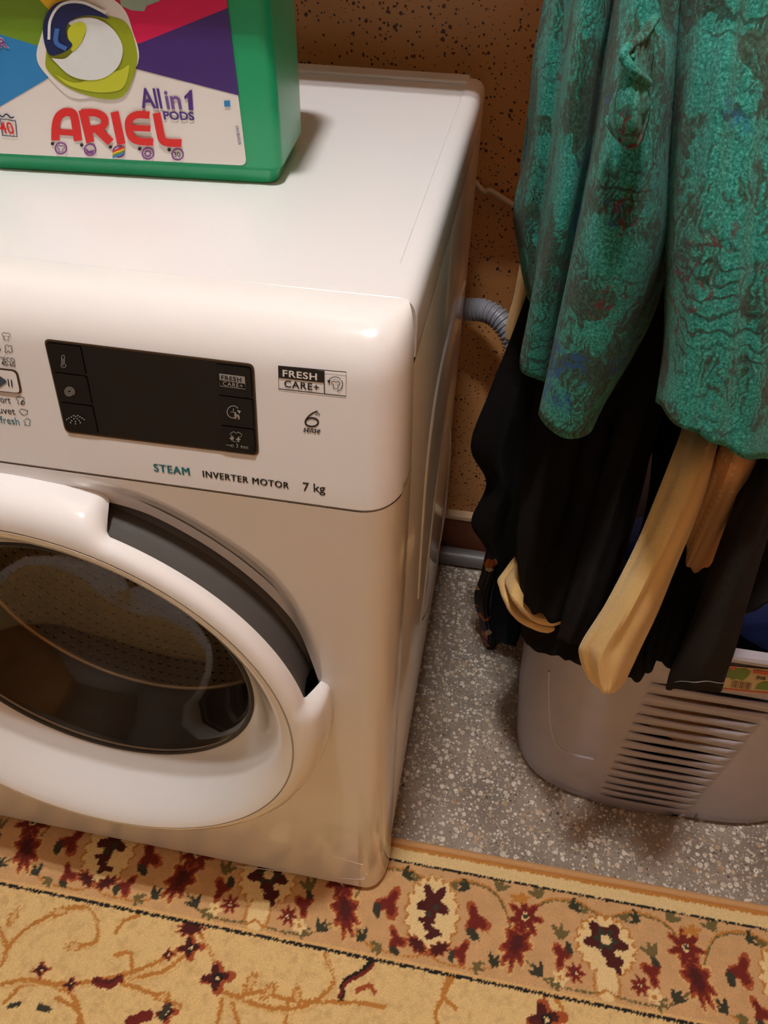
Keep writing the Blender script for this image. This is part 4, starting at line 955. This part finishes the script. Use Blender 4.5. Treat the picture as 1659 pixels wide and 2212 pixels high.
    bp2 = noise(190, 3, ad.outputs[0]); bpk = ramp(t, [(0.46, (0, 0, 0, 1)), (0.52, (0.9, 0.9, 0.9, 1))]); t.links.new(bp2.outputs['Fac'], bpk.inputs[0])
    mb = N(t, 'ShaderNodeMath', operation='MULTIPLY'); t.links.new(bk_.outputs[0], mb.inputs[0]); t.links.new(bpk.outputs[0], mb.inputs[1]); col = mixc(t, mb.outputs[0], col, lin(28, 78, 140))
    t.links.new(col, b.inputs['Base Color']); b.inputs['Roughness'].default_value = 0.95; b.inputs['Sheen Weight'].default_value = 0.12; b.inputs['Specular IOR Level'].default_value = 0.2
    bp = N(t, 'ShaderNodeBump'); bp.inputs['Strength'].default_value = 0.7; bp.inputs['Distance'].default_value = 0.0015; t.links.new(fib.outputs['Fac'], bp.inputs['Height']); t.links.new(bp.outputs[0], b.inputs['Normal'])
    return m
M['floral'] = floral()

# ------------------------------------------------------------------ hanging rail (above the frame) and clothes
M['chrome'] = pm('rail_steel', lin(180, 176, 170), 0.25, metal=1.0)
rail = thing('clothes_rail', 'steel clothes rail above the teal robe, fixed to the right wall', 'rail', (X1, 0.255, 1.62))
tube('rod', [(0.04, 0.255, 1.62), (X1 - 0.004, 0.255, 1.62)], 0.011, M['chrome'], rail, n=16)
tube('wall_flange', [(X1 - 0.012, 0.255, 1.62), (X1, 0.255, 1.62)], 0.03, M['chrome'], rail, n=20)
UP = [(1.618, 0.62), (1.50, 0.48), (1.36, 0.28), (1.22, 0.10)]
robe = thing('teal_robe', 'fuzzy teal floral dressing gown with dark leaf print hanging over the basket', 'robe', (0.25, 0.28, 0.6))
cols = [
 [(1180,0,0.410),(1152,150,0.410),(1138,330,0.410),(1113,450,0.410),(1126,560,0.410),(1142,640,0.410)],
 [(1205,0,0.370),(1182,150,0.370),(1165,330,0.370),(1140,470,0.370),(1142,580,0.370),(1156,655,0.360)],
 [(1232,0,0.360),(1215,150,0.360),(1192,330,0.360),(1172,480,0.360),(1160,600,0.350),(1158,665,0.340)],
 [(1262,0,0.280),(1240,150,0.270),(1213,330,0.270),(1185,520,0.260),(1155,660,0.260),(1128,785,0.260)],
 [(1305,0,0.280),(1275,150,0.270),(1250,330,0.260),(1215,520,0.250),(1190,680,0.250),(1160,818,0.250)],
 [(1330,0,0.300),(1305,150,0.290),(1280,330,0.285),(1245,520,0.275),(1212,700,0.270),(1195,838,0.270)],
 [(1352,0,0.230),(1328,150,0.210),(1298,330,0.200),(1260,520,0.190),(1218,700,0.185),(1168,892,0.180)],
 [(1390,0,0.210),(1375,150,0.190),(1350,330,0.175),(1325,520,0.160),(1285,720,0.155),(1215,945,0.150)],
 [(1440,0,0.220),(1430,150,0.200),(1415,330,0.185),(1400,520,0.175),(1350,715,0.170),(1265,932,0.165)],
 [(1480,0,0.260),(1470,150,0.250),(1456,330,0.240),(1448,520,0.225),(1400,700,0.210),(1292,892,0.200)]]
sheet('left_panel', [[c[r] for c in cols] for r in range(6)], M['floral'], robe, 110, 150, 0.005, 0.004, 3, UP)
cols = [
 [(1474,0,0.260),(1464,150,0.240),(1452,330,0.225),(1445,520,0.205),(1439,720,0.185),(1422,862,0.170)],
 [(1500,0,0.210),(1490,150,0.190),(1477,330,0.170),(1468,520,0.150),(1458,740,0.130),(1438,884,0.115)],
 [(1570,0,0.190),(1560,150,0.170),(1548,330,0.150),(1538,520,0.130),(1525,760,0.110),(1505,938,0.095)],
 [(1640,0,0.195),(1635,150,0.175),(1628,330,0.155),(1618,520,0.135),(1605,780,0.115),(1585,975,0.100)],
 [(1720,0,0.220),(1718,150,0.200),(1712,330,0.180),(1702,520,0.160),(1690,800,0.140),(1672,996,0.130)],
 [(1800,0,0.290),(1800,150,0.280),(1795,330,0.270),(1785,520,0.260),(1770,800,0.250),(1750,985,0.240)]]
sheet('right_panel', [[c[r] for c in cols] for r in range(6)], M['floral'], robe, 110, 110, 0.005, 0.004, 5, UP)
# back of the robe closes it behind
bc = [[tuple(hang(1180, 20, 1,0.420)), tuple(hang(1400, 20, 1,0.440)), tuple(hang(1800, 20, 1,0.310))], [tuple(hang(1120, 450, 1,0.420)), tuple(hang(1330, 430, 1,0.440)), tuple(hang(1800, 470, 1,0.290))], [tuple(hang(1150, 640, 1,0.420)), tuple(hang(1330, 640, 1,0.440)), tuple(hang(1760, 900, 1,0.260))]]
sheet('back_panel', bc, M['floral'], robe, 50, 40, 0.005, 0.006, 9, UP, world=True)
# patch pocket with a gaping rolled opening
pk = [[(1408,62,0.182),(1385,85,0.165),(1368,105,0.155),(1362,120,0.150)],
      [(1400,150,0.175),(1380,155,0.158),(1362,158,0.148),(1350,160,0.155)],
      [(1398,215,0.165),(1372,220,0.145),(1348,215,0.145),(1332,205,0.160)],
      [(1392,265,0.165),(1365,275,0.142),(1338,270,0.145),(1322,255,0.165)],
      [(1384,300,0.165),(1368,308,0.150),(1340,292,0.150),(1318,262,0.170)]]
sheet('pocket', pk, M['floral'], robe, 40, 30, 0.004, 0.0015, 12)
tube('pocket_piping', [tuple(hang(x, y, 1, d)) for x, y, d in ((1415, 40,0.188), (1385, 82,0.164), (1352, 108,0.150), (1350, 128,0.147), (1372, 158,0.146), (1398, 180,0.162))], 0.0028, M['floral'], robe, n=10, samples=40)
tube('pocket_seam', [tuple(hang(x, y, 1, d)) for x, y, d in ((1316, 258,0.172), (1335, 288,0.154), (1366, 312,0.148), (1386, 268,0.158), (1394, 215,0.163))], 0.0030, M['floral'], robe, n=8, samples=40)

# black ruffled skirt at the far left
rws = [[(1165,560,.46),(1200,560,.44),(1250,560,.42),(1320,560,.40),(1380,560,.40),(1440,560,.41)],
       [(1112,715,.46),(1150,730,.43),(1200,740,.42),(1270,750,.39),(1330,760,.39),(1400,770,.40)],
       [(1060,850,.46),(1105,870,.41),(1150,885,.42),(1220,910,.37),(1290,920,.38),(1360,940,.39)],
       [(1020,965,.46),(1075,985,.40),(1120,1000,.42),(1185,1020,.36),(1250,1040,.37),(1320,1060,.38)],
       [(1052,1045,.45),(1085,1060,.39),(1110,1080,.41),(1165,1110,.35),(1230,1130,.36),(1290,1150,.37)],
       [(1018,1128,.45),(1055,1150,.39),(1090,1165,.41),(1150,1190,.35),(1200,1220,.36),(1260,1240,.37)],
       [(1048,1180,.44),(1070,1205,.39),(1095,1225,.41),(1140,1250,.36),(1190,1270,.36),(1240,1290,.37)]]
sk = sheet('black_skirt', rws, M['black_a'], None, 90, 90, 0.003, 0.005, 21, UP)
tag(sk, 'black skirt with wavy ruffled left edge hanging nearest the washing machine', 'skirt')
rws = [[(1195,640,.40),(1240,640,.37),(1300,640,.36),(1380,640,.37),(1440,640,.40)],
       [(1160,860,.33),(1210,870,.31),(1270,890,.29),(1340,910,.29),(1410,930,.32)],
       [(1130,1060,.30),(1180,1070,.265),(1240,1090,.25),(1310,1110,.25),(1370,1130,.28)],
       [(1120,1190,.27),(1150,1205,.23),(1210,1220,.21),(1270,1240,.21),(1330,1250,.23)],
       [(1128,1275,.255),(1142,1310,.215),(1180,1335,.19),(1225,1345,.185),(1262,1340,.20)]]
tag(sheet('black_dress', rws, M['black_b'], None, 80, 70, 0.003, 0.005, 22, UP), 'black dress hanging above the folded cream hem', 'dress')
def fold(name, L, R, y, bulge, mat, label, cat, nr=70, nc=34, thick=0.003, seed=31, up=UP, curl=0.03, wr=0.003):
    rws = []
    for (lx, ly), (rx, ry) in zip(L, R):
        r = []
        for k, (u, d) in enumerate(((0.06, curl), (0.0, curl * 0.45), (0.12, 0.0), (0.38, -bulge), (0.66, -bulge * 0.9), (0.90, 0.0), (1.0, curl * 0.45), (0.95, curl))):
            yy = (y[len(rws)] if isinstance(y, (list, tuple)) else y) + d; r.append((lx + (rx - lx) * u, ly + (ry - ly) * u, yy))
        rws.append(r)
    return tag(sheet(name, rws, mat, None, nr, nc, thick, wr, seed, up), label, cat)
fold('black_scarf', [(1400,640),(1350,850),(1300,1020),(1262,1160),(1222,1320),(1208,1380)], [(1470,640),(1440,850),(1390,1020),(1345,1160),(1290,1320),(1258,1396)], [.30,.27,.25,.22,.175,.165], 0.015, M['black_b'], 'narrow black scarf with a rounded end beside the golden cloth', 'scarf', seed=33)
fold('cream_shawl', [(1500,860),(1468,960),(1420,1085),(1370,1200),(1310,1310),(1262,1382),(1254,1412),(1272,1462),(1300,1488)],
     [(1572,860),(1548,960),(1512,1085),(1460,1210),(1415,1320),(1378,1400),(1362,1440),(1345,1478),(1322,1496)], [.33,.20,.16,.140,.128,.124,.122,.122,.122], 0.012, M['cream'], 'golden cream shawl end with shiny weave hanging lowest in front of the basket', 'shawl', seed=34, curl=0.018, wr=0.006)
fold('tan_blouse', [(1600,860),(1562,960),(1520,1080),(1478,1180),(1456,1232),(1458,1270),(1470,1296)],
     [(1680,880),(1636,990),(1600,1090),(1552,1190),(1520,1250),(1500,1282),(1482,1303)], [.33,.20,.20,.20,.20,.20,.20], 0.012, M['tan_dot'], 'tan dotted blouse sleeve tapering to a point beside the golden shawl', 'blouse', seed=35)
tr = fold('black_trousers', [(1660,880),(1618,1010),(1560,1170),(1510,1310),(1475,1400),(1452,1450),(1441,1488)],
     [(1750,890),(1700,1020),(1648,1180),(1612,1300),(1585,1400),(1568,1450),(1556,1492)], [.33,.20,.155,.135,.125,.122,.120], 0.018, M['black_c'], 'charcoal trouser leg with a stitched hem hanging over the basket slots', 'trousers', seed=36)
G = GRID['black_trousers']; st = G[-5, 4:-4].copy(); st[:, 1] -= 0.0040
tube('hem_stitch', st, 0.0004, M['print_grey'], tr, n=6)
# black top behind shawl and sleeve
rws = [[(1420,860,.34),(1480,860,.33),(1560,860,.33),(1640,860,.34)],
       [(1400,1080,.25),(1440,1090,.235),(1510,1100,.235),(1580,1110,.25)],
       [(1350,1270,.175),(1400,1275,.165),(1450,1285,.165),(1520,1290,.175)],
       [(1330,1400,.146),(1380,1400,.142),(1420,1410,.142),(1480,1420,.146)],
       [(1336,1452,.146),(1382,1466,.142),(1425,1425,.142),(1455,1462,.146)]]
tag(sheet('black_vest', rws, M['black_a'], None, 60, 60, 0.003, 0.004, 41, UP), 'black vest with uneven hem between the golden shawl and trouser leg', 'vest')
rws = [[(1560,860,.35),(1640,860,.33),(1740,860,.33),(1820,860,.35)],
       [(1550,1080,.29),(1620,1090,.27),(1700,1100,.27),(1780,1100,.29)],
       [(1530,1220,.27),(1600,1230,.25),(1680,1230,.25),(1760,1220,.27)],
       [(1530,1330,.23),(1592,1332,.205),(1660,1300,.21),(1740,1260,.23)]]
tag(sheet('dark_coat', rws, M['black_b'], None, 50, 50, 0.004, 0.004, 42, UP), 'dark coat hanging at the right edge above the blue cloth', 'coat')
# cream garment with doubled hem under the black dress
def hem(bot, d, name, mat, upx=260):
    top = [(x + 95, y - upx, yy + 0.12) for x, y, yy in bot]; m2 = [(x + 75, y - 120, yy + 0.07) for x, y, yy in bot]; mid = [(x + 22, y - 42, yy + 0.022) for x, y, yy in bot]
    return [top, m2, mid, [(x, y - 12, yy) for x, y, yy in bot], bot]
b1 = [(1078,1262,.30),(1092,1302,.265),(1112,1332,.245),(1140,1352,.225),(1175,1364,.212),(1213,1368,.205)]
cs = thing('cream_skirt', 'cream skirt showing its doubled hem below the black dress', 'skirt', tuple(hang(1150, 1360, 1, .32)))
sheet('outer_layer', hem(b1, 0, '', None), M['cream2'], cs, 40, 50, 0.003, 0.001, 51, UP)
b2 = [(1094,1262,.285),(1106,1290,.25),(1126,1318,.23),(1150,1338,.212),(1180,1350,.20),(1214,1346,.195)]
sheet('inner_layer', hem(b2, 0, '', None), M['cream2'], cs, 40, 50, 0.003, 0.001, 52, UP)
# cream strip showing left of the robe, higher up
rws = [[(1128,560,.50),(1150,560,.49),(1190,560,.50)], [(1112,640,.50),(1135,640,.49),(1180,640,.50)], [(1094,700,.50),(1118,705,.49),(1165,710,.50)], [(1092,735,.50),(1112,740,.49),(1150,745,.50)]]
tag(sheet('cream_shirt', rws, M['cream2'], None, 40, 20, 0.003, 0.001, 55, UP), 'cream shirt edge peeking out left of the teal robe above the hose', 'shirt')
# low black piece, navy knit, patterned scarf
rws = [[(1130,1240,.30),(1170,1240,.275),(1220,1240,.255),(1270,1240,.25)], [(1130,1330,.27),(1160,1345,.235),(1210,1350,.205),(1260,1350,.185)],
       [(1128,1370,.255),(1152,1390,.222),(1205,1400,.19),(1256,1400,.165)], [(1134,1376,.25),(1158,1404,.215),(1212,1419,.18),(1256,1436,.155)]]
tag(sheet('black_shorts', rws, M['black_a'], None, 50, 40, 0.004, 0.002, 61, UP), 'low black shorts with rounded hem resting before the basket corner', 'shorts')
fold('navy_sweater', [(1090,1150),(1075,1230),(1062,1310),(1063,1350),(1078,1385)], [(1150,1150),(1135,1230),(1122,1310),(1126,1355),(1112,1396)], 0.475, 0.012, M['navy'], 'navy knitted sweater cuff hanging left of the cream hem', 'sweater', seed=63)
def printed():
    m, t, b = nt('orange_printed_silk'); co = obj_coord(t); v = N(t, 'ShaderNodeTexVoronoi'); v.inputs['Scale'].default_value = 75; t.links.new(co, v.inputs['Vector'])
    sp_ = N(t, 'ShaderNodeSeparateColor'); t.links.new(v.outputs['Color'], sp_.inputs[0])
    r = ramp(t, [(0, lin(14, 12, 16)), (0.55, lin(20, 16, 30)), (0.72, lin(180, 96, 40)), (0.82, lin(204, 178, 140)), (0.9, lin(44, 30, 78))], 'CONSTANT'); t.links.new(sp_.outputs[0], r.inputs[0]); t.links.new(r.outputs[0], b.inputs['Base Color']); b.inputs['Roughness'].default_value = 0.5
    return m
M['print_silk'] = printed()
fold('printed_scarf', [(1060,1150),(1040,1240),(1026,1290),(1038,1340),(1046,1390),(1046,1436)], [(1095,1150),(1075,1240),(1062,1300),(1064,1345),(1070,1390),(1066,1442)], 0.49, 0.006, M['print_silk'], 'dark scarf with orange print dangling left of the basket', 'scarf', seed=64, curl=0.01)

# ------------------------------------------------------------------ laundry inside the basket
def lump(name, cx, cy, cz, rx, ry, rz, mat, label, cat, seed):
    V = []; nu, nv = 40, 22
    for i in range(nv):
        ph = math.pi * i / (nv - 1)
        for j in range(nu):
            th = 2 * math.pi * j / nu
            k = 1 + 0.10 * math.sin(3 * th + seed + 2 * ph) + 0.08 * math.sin(5 * th - seed * 2 + 4 * ph)
            sx = math.sin(ph) ** 0.6
            V.append((cx + rx * k * sx * math.cos(th), cy + ry * k * sx * math.sin(th), cz + rz * math.cos(ph) * (1 + 0.08 * math.sin(4 * th + seed))))
    return tag(mesh(name, V, grid_faces(nv, nu, closed_c=True), mat), label, cat)
M['cloth_orange'] = weave('apricot_cloth', lin(186, 120, 62), lin(224, 164, 98), 300)
M['cloth_speck'] = cloth_black('speckled_dark_cloth', 52, 54, 62, 160)
lump('folded_trousers', 0.36, 0.345, 0.065, 0.15, 0.105, 0.05, M['black_b'], 'black laundry at the bottom behind the lowest basket slots', 'laundry', 1.0)
lump('folded_towel', 0.40, 0.345, 0.165, 0.15, 0.110, 0.045, M['cloth_orange'], 'apricot towel seen through the middle basket slots', 'towel', 2.2)
lump('folded_sweater', 0.40, 0.345, 0.262, 0.16, 0.112, 0.045, M['cloth_speck'], 'dark speckled sweater seen through the top basket slots', 'sweater', 3.1)
lump('blue_towel', 0.42, 0.345, 0.40, 0.17, 0.125, 0.06, M['cloth_blue'], 'blue towel heaped at the top of the laundry basket', 'towel', 0.4)
